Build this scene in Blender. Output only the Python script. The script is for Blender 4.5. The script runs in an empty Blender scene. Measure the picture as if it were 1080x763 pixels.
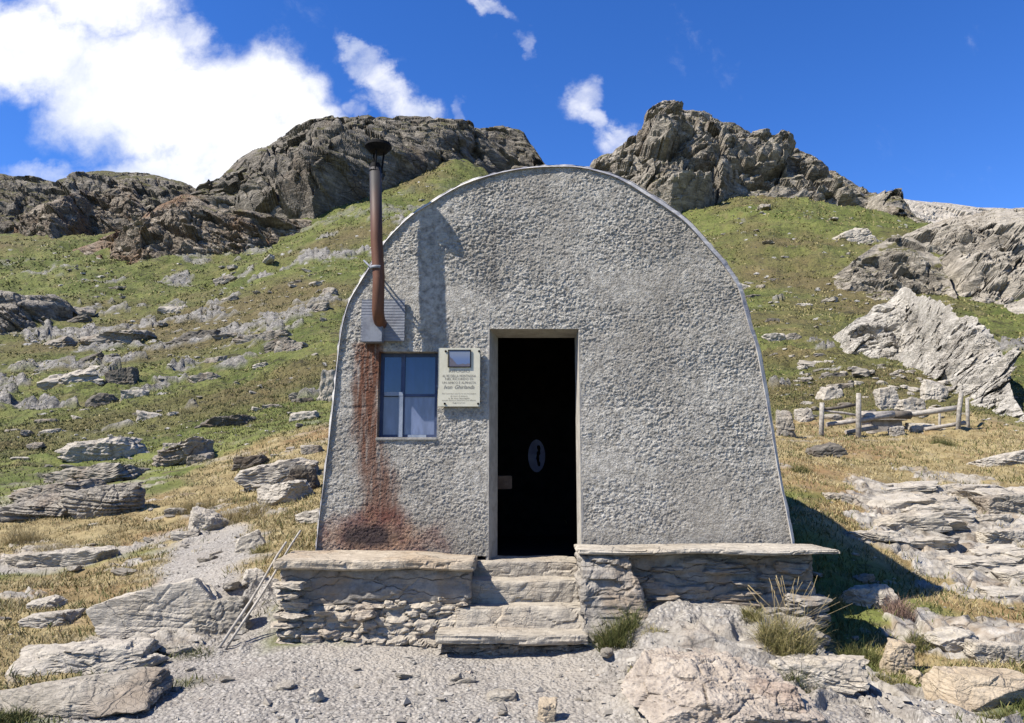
import bpy, bmesh, math, random
import numpy as np
from mathutils import Vector, Matrix

random.seed(7)
rng = np.random.default_rng(11)
scene = bpy.context.scene
COL = scene.collection
R = math.radians

# ------------------------------------------------------------------ camera model
EYE = 0.675
PITCH = R(8.43)
FPX = 800.0
CP, SP = math.cos(PITCH), math.sin(PITCH)

def ray(px, row):
    X, U = px - 540.0, 381.5 - row
    return np.array([X, FPX * CP - U * SP, FPX * SP + U * CP]) / FPX

def P(px, row, D):
    d = ray(px, row)
    return np.array([0, 0, EYE]) + d * (D / d[1])

# ------------------------------------------------------------------ numpy noise
_pr = np.random.default_rng(5)
PERM = np.concatenate([_pr.permutation(1024)] * 3).astype(np.int64)
_g = _pr.normal(size=(1024, 3)); GRAD = _g / np.linalg.norm(_g, axis=1)[:, None]
_g2 = _pr.normal(size=(1024, 3)); NRM = _g2 / np.linalg.norm(_g2, axis=1)[:, None]
JIT = _pr.random((1024, 3)); RND = _pr.random(1024)

def hash3(i, j, k):
    return PERM[(PERM[(PERM[i & 1023] + j) & 1023] + k) & 1023]

def perlin(p, seed=0):
    p = np.asarray(p, float) + seed * 17.31
    i = np.floor(p).astype(np.int64); f = p - i
    u = f * f * f * (f * (f * 6 - 15) + 10)
    out = 0
    for dx in (0, 1):
        wx = u[:, 0] if dx else 1 - u[:, 0]
        for dy in (0, 1):
            wy = u[:, 1] if dy else 1 - u[:, 1]
            for dz in (0, 1):
                wz = u[:, 2] if dz else 1 - u[:, 2]
                g = GRAD[hash3(i[:, 0] + dx, i[:, 1] + dy, i[:, 2] + dz)]
                dot = g[:, 0] * (f[:, 0] - dx) + g[:, 1] * (f[:, 1] - dy) + g[:, 2] * (f[:, 2] - dz)
                out = out + wx * wy * wz * dot
    return out * 1.5

def fbm(p, oct=4, seed=0, gain=0.5, lac=2.03):
    p = np.asarray(p, float); s = 0; a = 1.0
    for o in range(oct):
        s = s + a * perlin(p, seed + o); p = p * lac; a *= gain
    return s

def ridged(p, oct=4, seed=0, gain=0.5):
    p = np.asarray(p, float); s = 0; a = 1.0
    for o in range(oct):
        s = s + a * (1 - 2 * np.abs(perlin(p, seed + o))); p = p * 2.03; a *= gain
    return s

def facet(p, seed=0, tilt=0.8, step=0.6):
    """piecewise planar blocks: returns (height, closeness to block edge)"""
    p = np.asarray(p, float) + seed * 9.7
    c = np.floor(p).astype(np.int64); f = p - c
    best = np.full(len(p), 9.0); sec = best.copy(); val = np.zeros(len(p))
    for dx in (-1, 0, 1):
        for dy in (-1, 0, 1):
            for dz in (-1, 0, 1):
                h = hash3(c[:, 0] + dx, c[:, 1] + dy, c[:, 2] + dz)
                o = f - np.array([dx, dy, dz]) - JIT[h]
                d = (o * o).sum(1)
                v = (o * NRM[h]).sum(1) * tilt + (RND[h] - .5) * step
                m = d < best
                sec = np.where(m, best, np.minimum(sec, d))
                val = np.where(m, v, val)
                best = np.where(m, d, best)
    return val, np.sqrt(sec) - np.sqrt(best)

def sstep(a, b, x):
    t = np.clip((x - a) / (b - a), 0, 1)
    return t * t * (3 - 2 * t)

# ------------------------------------------------------------------ mesh helpers
def npmesh(name, V, F, mat=None, smooth=False):
    V = np.asarray(V, np.float32); F = np.asarray(F, np.int32)
    me = bpy.data.meshes.new(name)
    n, k = F.shape
    me.vertices.add(len(V)); me.vertices.foreach_set('co', V.ravel())
    me.loops.add(n * k); me.loops.foreach_set('vertex_index', F.ravel())
    me.polygons.add(n)
    me.polygons.foreach_set('loop_start', np.arange(0, n * k, k, dtype=np.int32))
    me.polygons.foreach_set('loop_total', np.full(n, k, np.int32))
    me.polygons.foreach_set('use_smooth', np.full(n, smooth))
    me.update(calc_edges=True); me.validate()
    if mat: me.materials.append(mat)
    return me

def link(name, me, parent=None, loc=None):
    o = bpy.data.objects.new(name, me); COL.objects.link(o)
    if loc is not None: o.location = Vector([float(c) for c in loc])
    if parent: o.parent = parent
    return o

def tag(o, label=None, cat=None, group=None, kind=None):
    if label: o['label'] = label
    if cat: o['category'] = cat
    if group: o['group'] = group
    if kind: o['kind'] = kind
    return o

def empty(name, loc=(0, 0, 0), **kw):
    o = bpy.data.objects.new(name, None); COL.objects.link(o)
    o.location = Vector([float(c) for c in loc]); o.empty_display_size = .2
    return tag(o, **kw)

class MB:
    """collects boxes, tubes, prisms into one mesh"""
    def __init__(s): s.bm = bmesh.new()
    def box(s, a, b, rot=None):
        a, b = np.minimum(a, b), np.maximum(a, b)
        vs = [s.bm.verts.new((x, y, z)) for x in (a[0], b[0]) for y in (a[1], b[1]) for z in (a[2], b[2])]
        for q in ((0, 1, 3, 2), (4, 6, 7, 5), (0, 4, 5, 1), (2, 3, 7, 6), (0, 2, 6, 4), (1, 5, 7, 3)):
            s.bm.faces.new([vs[i] for i in q])
        return s
    def tube(s, pts, rad, n=12, caps=True, jitter=0.0):
        pts = [Vector([float(c) for c in p]) for p in pts]
        rad = [rad] * len(pts) if np.isscalar(rad) else rad
        rings = []
        ref = None
        for i, p in enumerate(pts):
            t = (pts[min(i + 1, len(pts) - 1)] - pts[max(i - 1, 0)]).normalized()
            if ref is None: ref = t.orthogonal().normalized()
            ref = (ref - t * ref.dot(t)).normalized()
            bi = t.cross(ref)
            rings.append([s.bm.verts.new(p + (ref * math.cos(6.28318 * k / n) + bi * math.sin(6.28318 * k / n)) * rad[i] * (1 + random.uniform(-jitter, jitter))) for k in range(n)])
        for a, b in zip(rings, rings[1:]):
            for k in range(n):
                f = s.bm.faces.new((a[k], a[(k + 1) % n], b[(k + 1) % n], b[k])); f.smooth = True
        if caps:
            s.bm.faces.new(rings[0][::-1]); s.bm.faces.new(rings[-1])
        return s
    def prism(s, pts, vec):
        """closed polygon pts (3d) swept by vec"""
        a = [s.bm.verts.new(p) for p in pts]; b = [s.bm.verts.new(np.asarray(p) + vec) for p in pts]
        n = len(a)
        s.bm.faces.new(a[::-1]); s.bm.faces.new(b)
        for k in range(n): s.bm.faces.new((a[k], a[(k + 1) % n], b[(k + 1) % n], b[k]))
        return s
    def raw(s, V, F):
        vs = [s.bm.verts.new(v) for v in np.asarray(V, float)]
        for f in F: s.bm.faces.new([vs[i] for i in f])
        return s
    def build(s, name, mat, parent=None, bevel=0.0, loc=None):
        bmesh.ops.recalc_face_normals(s.bm, faces=s.bm.faces)
        if bevel: bmesh.ops.bevel(s.bm, geom=list(s.bm.edges), offset=bevel, segments=2, affect='EDGES', clamp_overlap=True)
        me = bpy.data.meshes.new(name); s.bm.to_mesh(me); s.bm.free()
        me.materials.append(mat)
        return link(name, me, parent, loc)

_ico = {}
def ico(k):
    if k not in _ico:
        bm = bmesh.new(); bmesh.ops.create_icosphere(bm, subdivisions=k, radius=1)
        V = np.array([v.co[:] for v in bm.verts]); F = np.array([[v.index for v in f.verts] for f in bm.faces]); bm.free()
        _ico[k] = (V / np.linalg.norm(V, axis=1)[:, None], F)
    return _ico[k]

def rotm(ax, ay, az):
    return np.array((Matrix.Rotation(az, 3, 'Z') @ Matrix.Rotation(ay, 3, 'Y') @ Matrix.Rotation(ax, 3, 'X')))

def rock_verts(seed, dims, sub=4, nplanes=16, bed=(0.15, -0.1, 1.0), th=0.12, lay=0.10, rough=0.06, blocks=0.10, fr=3.0, box=0.5):
    """angular rock, full sizes dims; bed = bedding normal, th = layer thickness (fraction of the height), lay = layer step"""
    r = np.random.default_rng(seed)
    V, F = ico(sub)
    n = r.normal(size=(nplanes, 3)); n /= np.linalg.norm(n, axis=1)[:, None]
    d = r.uniform(.62, 1.0, nplanes)
    ax = np.array([[1, 0, 0], [-1, 0, 0], [0, 1, 0], [0, -1, 0], [0, 0, 1], [0, 0, -1]], float)
    ax = ax + r.normal(size=ax.shape) * .12
    n = np.vstack([n, ax]); d = np.concatenate([d, r.uniform(box, box + .25, 6)])
    dd = V @ n.T
    rad = np.where(dd > .05, d[None, :] / np.maximum(dd, .05), 9).min(1)
    p = V * np.minimum(rad, 1.3)[:, None]
    p /= np.abs(p).max(0)
    bed = np.asarray(bed, float); bed /= np.linalg.norm(bed)
    half = np.asarray(dims, float) / 2
    mean = half.prod() ** (1 / 3)
    w = p * half
    q = w / mean
    # bedding layers
    t = (q @ bed) / th + 0.6 * perlin(q * 1.6, seed)
    t = t + 1.1 * perlin(np.stack([t * .45, 0 * t, 0 * t], 1), seed + 2)      # beds of unequal thickness
    gate = np.clip(.55 + 1.3 * perlin(q * 1.1, seed + 8), 0.05, 1.2)          # and not visible everywhere
    L = np.floor(t).astype(np.int64); fr_ = t - L
    off = RND[(L * 37 + seed * 11) & 1023] - .5
    crease = np.exp(-((np.minimum(fr_, 1 - fr_)) / .13) ** 2)
    lat = q - np.outer(q @ bed, bed)
    w = w + lat * mean * (lay * gate * (off * 1.2 - .45 * crease))[:, None]
    # blocks and grain
    fv, fe = facet(q * np.array([1, 1, 1.0]) * fr * .5, seed)
    nrm = p / np.linalg.norm(p, axis=1)[:, None]
    hgt = blocks * fv - blocks * .5 * np.exp(-(fe / .08) ** 2) + rough * fbm(q * fr, 4, seed + 3) + rough * .3 * ridged(q * fr * 3.1, 2, seed + 5)
    w = w + nrm * (hgt * mean)[:, None]
    return w, F

# ------------------------------------------------------------------ terrain height
CTRL = []  # world x, y, z
def cp(px, row, D): CTRL.append(P(px, row, D))
for px in (-250, 0, 270, 540, 810, 1080, 1330): cp(px, 763, 4.25)
for px, row, D in [
    (540, 704, 5.15), (465, 703, 5.2), (615, 700, 5.2), (330, 693, 5.3), (240, 686, 5.5), (640, 688, 5.3), (870, 694, 5.5), (0, 712, 5.1), (150, 655, 6.3), (60, 602, 9.0), (200, 572, 9.5),
    (300, 592, 7.3), (0, 560, 11.5), (100, 540, 12.5), (230, 520, 13), (310, 500, 13), (0, 500, 17.5), (200, 480, 18.5), (325, 460, 17),
    (0, 430, 31), (100, 400, 38), (250, 400, 36), (345, 400, 31), (0, 375, 48), (200, 350, 55), (335, 330, 50), (0, 290, 80), (150, 286, 85), (300, 268, 86),
    (380, 222, 105), (440, 190, 120), (490, 168, 135), (40, 258, 100), (-150, 260, 100), (-150, 430, 31), (-150, 560, 11.5), (-250, 650, 6.3), (-400, 500, 18),
    (560, 250, 110), (600, 320, 70), (580, 410, 30), (580, 480, 13),
    (690, 646, 5.6), (750, 640, 5.6), (800, 645, 5.6), (700, 672, 5.15), (1000, 652, 6.3), (1080, 688, 5.6), (950, 600, 7.5), (850, 562, 7.9), (1080, 602, 7.6), (900, 540, 8.9), (1080, 540, 9.5), (950, 500, 11.6),
    (1080, 480, 13.5), (850, 478, 13), (900, 461, 16.6), (1000, 453, 17), (1080, 446, 17.6), (850, 440, 20), (850, 402, 29), (830, 350, 42), (880, 400, 27),
    (960, 425, 21), (1050, 385, 37), (1080, 340, 48), (850, 300, 65), (780, 262, 85), (850, 218, 112), (930, 236, 106), (1000, 245, 98), (1080, 270, 85), (770, 214, 116), (720, 232, 112),
    (1200, 480, 13.5), (1200, 600, 7.6), (1250, 446, 18), (1250, 340, 48), (1250, 270, 85), (640, 232, 118),
]: cp(px, row, D)
for a in (100, 140, 180, 220, 260):
    for r_ in (2.0, 10.0, 60.0): CTRL.append(np.array([math.sin(R(a)) * r_, math.cos(R(a)) * r_, EYE - 1.55 - (.05 if r_ < 5 else .02 * r_)]))
for a in (-60, -30, 0, 30, 60):
    CTRL.append(np.array([math.sin(R(a)) * .6, math.cos(R(a)) * .6, EYE - 1.55]))
    CTRL.append(np.array([math.sin(R(a)) * 2.3, math.cos(R(a)) * 2.3, EYE - 1.47]))
    CTRL.append(np.array([math.sin(R(a)) * 260, math.cos(R(a)) * 260, 52.]))
    CTRL.append(np.array([math.sin(R(a)) * 900, math.cos(R(a)) * 900, 30.]))
for a in (-85, 80):
    for r_, z in ((4, -.9), (15, .2), (60, 9), (200, 30)): CTRL.append(np.array([math.sin(R(a)) * r_, math.cos(R(a)) * r_, z]))
for x in (-1.4, .4, 2.0): CTRL.append(np.array([x, 7.2, -.25]))
CTRL = np.array(CTRL)

def feat(x, y):
    r = np.hypot(x, y)
    th = np.arctan2(x, y)
    # radial coordinates on a log plane: angle differences count as real ones, no seam behind
    L = np.log(r + 1.0)
    return np.stack([1.6 * L * np.sin(th * .5) * 1.2, 1.6 * L * np.cos(th * .5)], 1)
def tpsk(a, b):
    d2 = ((a[:, None, :] - b[None]) ** 2).sum(2)
    return d2 * np.log(d2 + 1e-9)
_cf = feat(CTRL[:, 0], CTRL[:, 1])
_cs = CTRL[:, 2] / (np.hypot(CTRL[:, 0], CTRL[:, 1]) + 3)
_n = len(_cf)
_A = np.zeros((_n + 3, _n + 3))
_A[:_n, :_n] = tpsk(_cf, _cf) + np.eye(_n) * 2e-3
_A[:_n, _n] = 1; _A[:_n, _n + 1:] = _cf; _A[_n:, :_n] = _A[:_n, _n:].T
_w = np.linalg.solve(_A, np.concatenate([_cs, np.zeros(3)]))
def base_h(x, y):
    out = np.empty(len(x))
    for s in range(0, len(x), 60000):
        f = feat(x[s:s + 60000], y[s:s + 60000])
        v = tpsk(f, _cf) @ _w[:_n] + _w[_n] + f @ _w[_n + 1:]
        out[s:s + 60000] = v * (np.hypot(x[s:s + 60000], y[s:s + 60000]) + 3)
    return out

_rs = np.exp(np.linspace(math.log(2.5), math.log(400), 1500))
def G(px, row, hfun=base_h):
    d = ray(px, row); d = d / math.hypot(d[0], d[1])
    x, y = _rs * d[0], _rs * d[1]; z = EYE + _rs * d[2]
    h = hfun(x, y)
    k = np.nonzero(z < h)[0]
    if len(k) == 0: return None
    i = max(k[0], 1)
    a, b = z[i - 1] - h[i - 1], h[i] - z[i]
    t = a / (a + b + 1e-9)
    return np.array([x[i - 1] + (x[i] - x[i - 1]) * t, y[i - 1] + (y[i] - y[i - 1]) * t, h[i - 1] + (h[i] - h[i - 1]) * t])

# ------------------------------------------------------------------ ground cover zones (world positions)
def poly_dist(x, y, pts):
    best = np.full(len(x), 1e9)
    for (ax, ay, aw), (bx, by, bw) in zip(pts, pts[1:]):
        dx, dy = bx - ax, by - ay
        t = np.clip(((x - ax) * dx + (y - ay) * dy) / (dx * dx + dy * dy + 1e-9), 0, 1)
        best = np.minimum(best, np.hypot(x - ax - t * dx, y - ay - t * dy) - (aw + t * (bw - aw)))
    return best
def gpts(l): return [(*G(a, b)[:2], w) for a, b, w in l]
PATHS = [gpts([(430, 760, .9), (400, 715, .8), (250, 700, .3), (212, 640, .3), (222, 600, .36), (212, 575, .42), (235, 552, .26)]),
         gpts([(540, 760, .9), (540, 700, .7), (640, 705, .4), (700, 750, .5), (860, 762, .35), (1000, 755, .15)]),
         gpts([(200, 750, .5), (140, 745, .35)]),
         [(-1.2, 0, 2.0), (0, 2.5, 1.6), (0, 4.2, 1.2)],
         [(.75, 5.5, .3), (1.3, 5.5, .34), (1.95, 5.55, .3)],
         gpts([(250, 695, .25), (264, 650, .25), (272, 615, .12)]),
         gpts([(190, 560, .15), (110, 586, .2), (20, 600, .2)]),
         gpts([(240, 690, .1), (190, 690, .1), (120, 675, .05)])]
ROCKB = [(*G(a, b)[:2], w) for a, b, w in [
    (950, 550, .5), (1000, 568, .7), (1060, 590, .7), (1040, 606, .5), (1075, 550, .8), (915, 530, .35), (950, 520, .5), (1000, 505, .5),
    (860, 710, .45), (900, 720, .4), (960, 745, .3), (1010, 680, .3), (1050, 670, .35), (1000, 665, .3), (760, 720, .55), (730, 690, .45), (1130, 600, .9),
    (40, 535, 1.0), (110, 520, .9), (30, 585, .5), (90, 500, .8), (200, 655, .4)]]
DRYB = [(*G(a, b)[:2], w) for a, b, w in [(840, 490, 1.2), (900, 480, 1.8), (980, 480, 1.8), (1060, 475, 1.6), (900, 505, .9), (1060, 525, .8), (980, 520, .5), (1150, 490, 2), (1060, 560, .5),
    (50, 570, 1.0), (20, 560, 1.0), (100, 570, .7), (230, 525, .8), (280, 530, 1.1), (180, 530, .7), (310, 475, 1.5), (300, 500, 1.3), (290, 560, .8), (300, 585, .5), (930, 565, .6), (1010, 590, .7), (980, 545, .6), (60, 690, .5), (120, 640, .5), (10, 680, .5), (60, 620, .8), (20, 640, .7), (110, 610, .5), (270, 560, .5),
    (1060, 640, .5), (1000, 690, .3), (-80, 580, 1.2), (880, 462, 1.8), (1000, 458, 1.6)]]
def blob(x, y, L, soft=.6):
    m = np.zeros(len(x))
    for bx, by, w in L:
        m = np.maximum(m, 1 - np.hypot(x - bx, (y - by) * .8) / (w * (1 + soft)))
    return m
def zones(x, y):
    r = np.hypot(x, y)
    q = np.stack([x, y, np.zeros_like(x)], 1)
    n1 = fbm(q * .9, 4, 21); n2 = fbm(q * 3.1, 3, 31)
    g = np.min([poly_dist(x, y, p) for p in PATHS], 0)
    near = sstep(24, 9, r)
    gravel = sstep(.28, -.12, g + .28 * n1 + .12 * n2) * near
    nb_ = fbm(np.stack([x * .55 + y * .2, y * 1.5, 0 * x], 1), 4, 25)
    rk = sstep(.30, .38, blob(x, y, ROCKB) + .22 * n1 + .62 * nb_ + .15 * n2) * near
    far = sstep(15, 26, r) * sstep(120, 85, r)
    rot = np.stack([x * .90 + y * .43, y * .90 - x * .43, 0 * x], 1)
    oc = .62 * fbm(rot * np.array([.085, .16, 1]), 4, 91, .6) + .30 * fbm(rot * np.array([.40, .85, 1]), 3, 95)
    oc = oc + .10 * sstep(2, -12, x) - .08 * sstep(5, 20, x)
    rk = np.maximum(rk, sstep(.385, .46, oc) * far)
    # open ground between path and meadow
    dry = np.clip(sstep(.0, .45, blob(x, y, DRYB, .9) + .22 * n1), 0, 1)
    return gravel, rk, dry, n1, n2
def relief(x, y, zn=None):
    r = np.hypot(x, y)
    q = np.stack([x, y, np.zeros_like(x)], 1)
    gravel, rk, dry, n1, n2 = zn if zn is not None else zones(x, y)
    grassy = 1 - np.maximum(gravel, rk)
    front = sstep(3, 60, r)
    h = np.zeros_like(x)
    hm = sstep(8, 16, r)
    h += grassy * (.02 + .05 * hm) * fbm(q * 1.7, 3, 41) + grassy * .02 * perlin(q * 6.1, 43)
    h += sstep(12, 36, r) * (.30 * fbm(q * np.array([.28, .40, 1]), 4, 51) + .20 * ridged(q * np.array([.45, .8, 1]) + .3 * n1[:, None], 4, 55) * np.clip(.5 + 1.2 * perlin(q * .11, 57), 0, 1.3))
    h += sstep(45, 100, r) * (1.1 * fbm(q * .08, 3, 61) + .5 * ridged(q * np.array([.16, .3, 1]), 3, 63))
    h += gravel * (.007 * perlin(q * 7.0, 71) + .008 * perlin(q * 19.0, 72) + .03 * perlin(q * 1.6, 73))
    # bedrock ledges: stepped along a gentle tilt
    i = np.nonzero(rk > .02)[0]
    if len(i):
        qi = q[i]
        t = (qi[:, 0] * .25 + qi[:, 1] * .55 + .35 * fbm(qi * 1.3, 3, 81)) / .16
        L = np.floor(t); f = t - L
        ramp = (L + sstep(.72, 1.0, f)) - t          # flat tread, quick riser
        fv, fe = facet(qi * np.array([.7, 1.9, 1]), 83)
        ri = r[i]; big = sstep(14, 30, ri)
        q2 = np.stack([qi[:, 0] * .9 + qi[:, 1] * .43, qi[:, 1] * .9 - qi[:, 0] * .43, 0 * qi[:, 0]], 1)
        t2 = (q2[:, 1] * .9 + 1.2 * fbm(q2 * .35, 3, 181)) / .8
        L2 = np.floor(t2); rp2 = (L2 + sstep(.65, 1.0, t2 - L2)) - t2
        f2_, e2_ = facet(q2 * np.array([.45, 1.0, 1]), 183)
        h[i] += big * rk[i] * (.30 + .55 * rp2 + .40 * f2_ - .15 * np.exp(-(e2_ / .06) ** 2) + .12 * ridged(q2 * np.array([1.0, 2.6, 1]), 3, 185))
        h[i] += (1 - big) * rk[i] * (.11 * ramp + .030 * fv + .04 - .02 * np.exp(-(fe / .04) ** 2) + .012 * ridged(qi * np.array([2.0, 7, 1]), 4, 85))
    return h
def ground(x, y):
    x = np.asarray(x, float); y = np.asarray(y, float)
    return base_h(x, y) + relief(x, y)
def gz(x, y): return float(ground(np.array([x]), np.array([y]))[0])

# ------------------------------------------------------------------ shader helpers
def newmat(name):
    m = bpy.data.materials.new(name); m.use_nodes = True
    nt = m.node_tree; nt.nodes.clear()
    out = nt.nodes.new('ShaderNodeOutputMaterial'); b = nt.nodes.new('ShaderNodeBsdfPrincipled')
    nt.links.new(b.outputs[0], out.inputs[0])
    b.inputs['Roughness'].default_value = .9
    b.inputs['Specular IOR Level'].default_value = .25
    return m, nt, b
ALB = (.720, .70, .665)   # one scale for every base colour
def setin(nt, sock, v):
    if isinstance(v, bpy.types.NodeSocket): nt.links.new(v, sock)
    elif isinstance(v, (tuple, list)) and len(v) == 3 and sock.type == 'RGBA': sock.default_value = (*[c * k for c, k in zip(v, ALB)], 1)
    else: sock.default_value = v
def N(nt, typ, ins=None, **props):
    n = nt.nodes.new('ShaderNode' + typ)
    for k, v in props.items(): setattr(n, k, v)
    for k, v in (ins or {}).items(): setin(nt, n.inputs[k], v)
    return n
def math_(nt, op, a, b=0.0, c=None, clamp=False):
    n = N(nt, 'Math', {0: a, 1: b}, operation=op, use_clamp=clamp)
    if c is not None: setin(nt, n.inputs[2], c)
    return n.outputs[0]
def mixc(nt, fac, a, b, mode='MIX'):
    n = nt.nodes.new('ShaderNodeMix'); n.data_type = 'RGBA'; n.blend_type = mode; n.clamp_factor = True
    setin(nt, n.inputs[0], fac); setin(nt, n.inputs[6], a); setin(nt, n.inputs[7], b)
    return n.outputs[2]
def remap(nt, v, a, b, lo=0.0, hi=1.0, smooth=True):
    n = N(nt, 'MapRange', {0: v, 1: a, 2: b, 3: lo, 4: hi}, interpolation_type='SMOOTHSTEP' if smooth else 'LINEAR')
    return n.outputs[0]
def noise(nt, vec, scale, detail=4, rough=.55, dist=0.0):
    return N(nt, 'TexNoise', {'Vector': vec, 'Scale': scale, 'Detail': detail, 'Roughness': rough, 'Distortion': dist}).outputs[0]
def mapping(nt, vec, scale=(1, 1, 1), rot=(0, 0, 0), loc=(0, 0, 0)):
    return N(nt, 'Mapping', {'Vector': vec, 'Scale': scale, 'Rotation': rot, 'Location': loc}).outputs[0]
def vor_edge(nt, vec, scale):
    return N(nt, 'TexVoronoi', {'Vector': vec, 'Scale': scale}, feature='DISTANCE_TO_EDGE').outputs['Distance']
def bump(nt, h, strength=.5, dist=.02, normal=None):
    n = N(nt, 'Bump', {'Height': h, 'Strength': strength, 'Distance': dist})
    if normal: nt.links.new(normal, n.inputs['Normal'])
    return n.outputs[0]
def geopos(nt): return N(nt, 'NewGeometry').outputs['Position']
def objco(nt): return N(nt, 'TexCoord').outputs['Object']
def ramp(nt, fac, stops):
    n = nt.nodes.new('ShaderNodeValToRGB'); setin(nt, n.inputs[0], fac)
    e = n.color_ramp.elements
    while len(e) < len(stops): e.new(.5)
    for el, (pos, c) in zip(e, stops): el.position = pos; el.color = (*[q * k for q, k in zip(c, ALB)], 1)
    return n.outputs[0]

def rock_mat(name, dark, mid, light, scale=1.0, tint=(.26, .17, .10), tint_amt=.4, grass=0.0, strata=(0.0, R(-28), 0.0), crack=.6, lichen=.25, bstr=.6, world=False):
    m, nt, b = newmat(name)
    co = geopos(nt) if world else N(nt, 'VectorMath', {0: objco(nt), 1: N(nt, 'VectorMath', {0: N(nt, 'ObjectInfo').outputs['Random'], 1: (37.0, 53.0, 71.0)}, operation='MULTIPLY').outputs[0]}, operation='ADD').outputs[0]
    big = noise(nt, co, .55 * scale, 3, .6)
    med = noise(nt, co, 3.2 * scale, 5, .66, .4)
    st = noise(nt, mapping(nt, co, (1.0 * scale, 1.0 * scale, 7.0 * scale), strata), 1.6, 5, .62, .3)
    fin = noise(nt, co, 17 * scale, 4, .7)
    v = math_(nt, 'ADD', math_(nt, 'MULTIPLY', med, .42), math_(nt, 'ADD', math_(nt, 'MULTIPLY', st, .38), math_(nt, 'MULTIPLY', fin, .2)))
    wm = lambda q: (min(.9, q[0] * 1.05), q[1] * .985, q[2] * .88)
    c = ramp(nt, v, [(.33, wm(dark)), (.5, wm(mid)), (.66, wm(light))])
    c = mixc(nt, math_(nt, 'MULTIPLY', remap(nt, big, .48, .68), tint_amt), c, tint)
    wv = N(nt, 'VectorMath', {0: co, 1: N(nt, 'VectorMath', {0: N(nt, 'TexNoise', {'Vector': co, 'Scale': 2.2 * scale, 'Detail': 4}).outputs['Color'], 1: (.25 / scale,) * 3}, operation='MULTIPLY').outputs[0]}, operation='ADD').outputs[0]
    e1 = vor_edge(nt, mapping(nt, wv, (1, 1, 2.6), strata), 1.3 * scale)
    e2 = vor_edge(nt, mapping(nt, wv, (1, 1, 3.4), strata), 4.1 * scale)
    ck = math_(nt, 'MULTIPLY', remap(nt, e1, .0, .035, 1, 0), 1.0)
    ck2 = math_(nt, 'MULTIPLY', remap(nt, e2, .0, .05, 1, 0), .55)
    ck = math_(nt, 'MULTIPLY', math_(nt, 'MAXIMUM', ck, ck2), remap(nt, big, .35, .6))
    c = mixc(nt, math_(nt, 'MULTIPLY', ck, crack), c, tuple(x * .35 for x in dark))
    lz = noise(nt, co, 6.5 * scale, 3, .75, .6)
    c = mixc(nt, math_(nt, 'MULTIPLY', remap(nt, lz, .6, .68), lichen), c, (.10, .10, .075))
    h = math_(nt, 'ADD', math_(nt, 'MULTIPLY', st, .8), math_(nt, 'ADD', math_(nt, 'MULTIPLY', med, .8), math_(nt, 'MULTIPLY', fin, .35)))
    h = math_(nt, 'SUBTRACT', h, math_(nt, 'MULTIPLY', ck, .35))
    nb = bump(nt, h, bstr, .10 / scale)
    if grass > 0:
        nz = N(nt, 'SeparateXYZ', {0: N(nt, 'NewGeometry').outputs['Normal']}).outputs[2]
        gn = noise(nt, co, 1.1 * scale, 6, .65)
        gm = remap(nt, math_(nt, 'ADD', nz, math_(nt, 'MULTIPLY', math_(nt, 'SUBTRACT', gn, .5), 1.5)), 1.12 - grass, 1.28 - grass)
        gc = mixc(nt, noise(nt, co, 5 * scale, 5), (.055, .066, .020), (.15, .125, .048))
        c = mixc(nt, gm, c, gc)
    setin(nt, b.inputs['Base Color'], c); setin(nt, b.inputs['Normal'], nb)
    return m

M = {}
M['rock'] = rock_mat('grey_schist', (.17, .165, .155), (.31, .30, .28), (.46, .45, .43), 3.0, tint_amt=.35)
M['rock_pale'] = rock_mat('pale_schist', (.26, .25, .235), (.44, .43, .41), (.60, .59, .565), 2.6, tint=(.36, .29, .2), tint_amt=.3, lichen=.12)
M['rock_tan'] = rock_mat('tan_stone', (.27, .235, .19), (.43, .38, .31), (.55, .50, .43), 2.6, tint=(.36, .26, .17), tint_amt=.4, lichen=.1)
M['rock_pink'] = rock_mat('weathered_bedrock', (.20, .178, .165), (.385, .355, .332), (.54, .515, .485), 2.8, tint=(.30, .20, .15), tint_amt=.5, lichen=.1, strata=(R(20), R(35), 0))
M['rock_dark'] = rock_mat('dark_stone', (.07, .068, .064), (.15, .145, .135), (.27, .26, .245), 2.4, tint=(.16, .11, .07), tint_amt=.5)
M['crag_dark'] = rock_mat('crag_dark', (.06, .058, .054), (.175, .167, .154), (.42, .405, .38), .22, tint=(.17, .115, .07), tint_amt=.4, grass=.48, lichen=.4, bstr=1.0, world=True)
M['crag_grey'] = rock_mat('crag_grey', (.095, .092, .086), (.29, .278, .258), (.60, .585, .555), .26, tint=(.2, .14, .09), tint_amt=.35, grass=.46, lichen=.4, bstr=1.0, world=True)
M['crag_brown'] = rock_mat('crag_brown', (.075, .068, .058), (.21, .185, .155), (.55, .52, .47), .22, tint=(.30, .16, .075), tint_amt=.6, grass=.26, lichen=.3, bstr=.9, world=True)
M['crag_pale'] = rock_mat('crag_pale', (.17, .165, .155), (.36, .35, .33), (.56, .55, .53), .42, tint=(.32, .27, .21), tint_amt=.35, grass=.10, lichen=.3, bstr=.9, world=True)
M['boulder'] = rock_mat('boulder_rock', (.16, .16, .155), (.45, .452, .445), (.74, .745, .74), 1.3, tint=(.30, .26, .21), tint_amt=.35, grass=.0, strata=(0, R(40), 0), lichen=.35, bstr=1.0, crack=.8)
M['crag_left'] = rock_mat('crag_left', (.12, .115, .108), (.30, .29, .275), (.52, .51, .49), .42, tint=(.16, .14, .11), tint_amt=.35, grass=.22, lichen=.3, bstr=1.0, world=True)
M['scree'] = rock_mat('pale_scree', (.26, .25, .24), (.48, .47, .45), (.66, .65, .63), .35, tint_amt=.2, lichen=.25, bstr=1.0, world=True)

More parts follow.
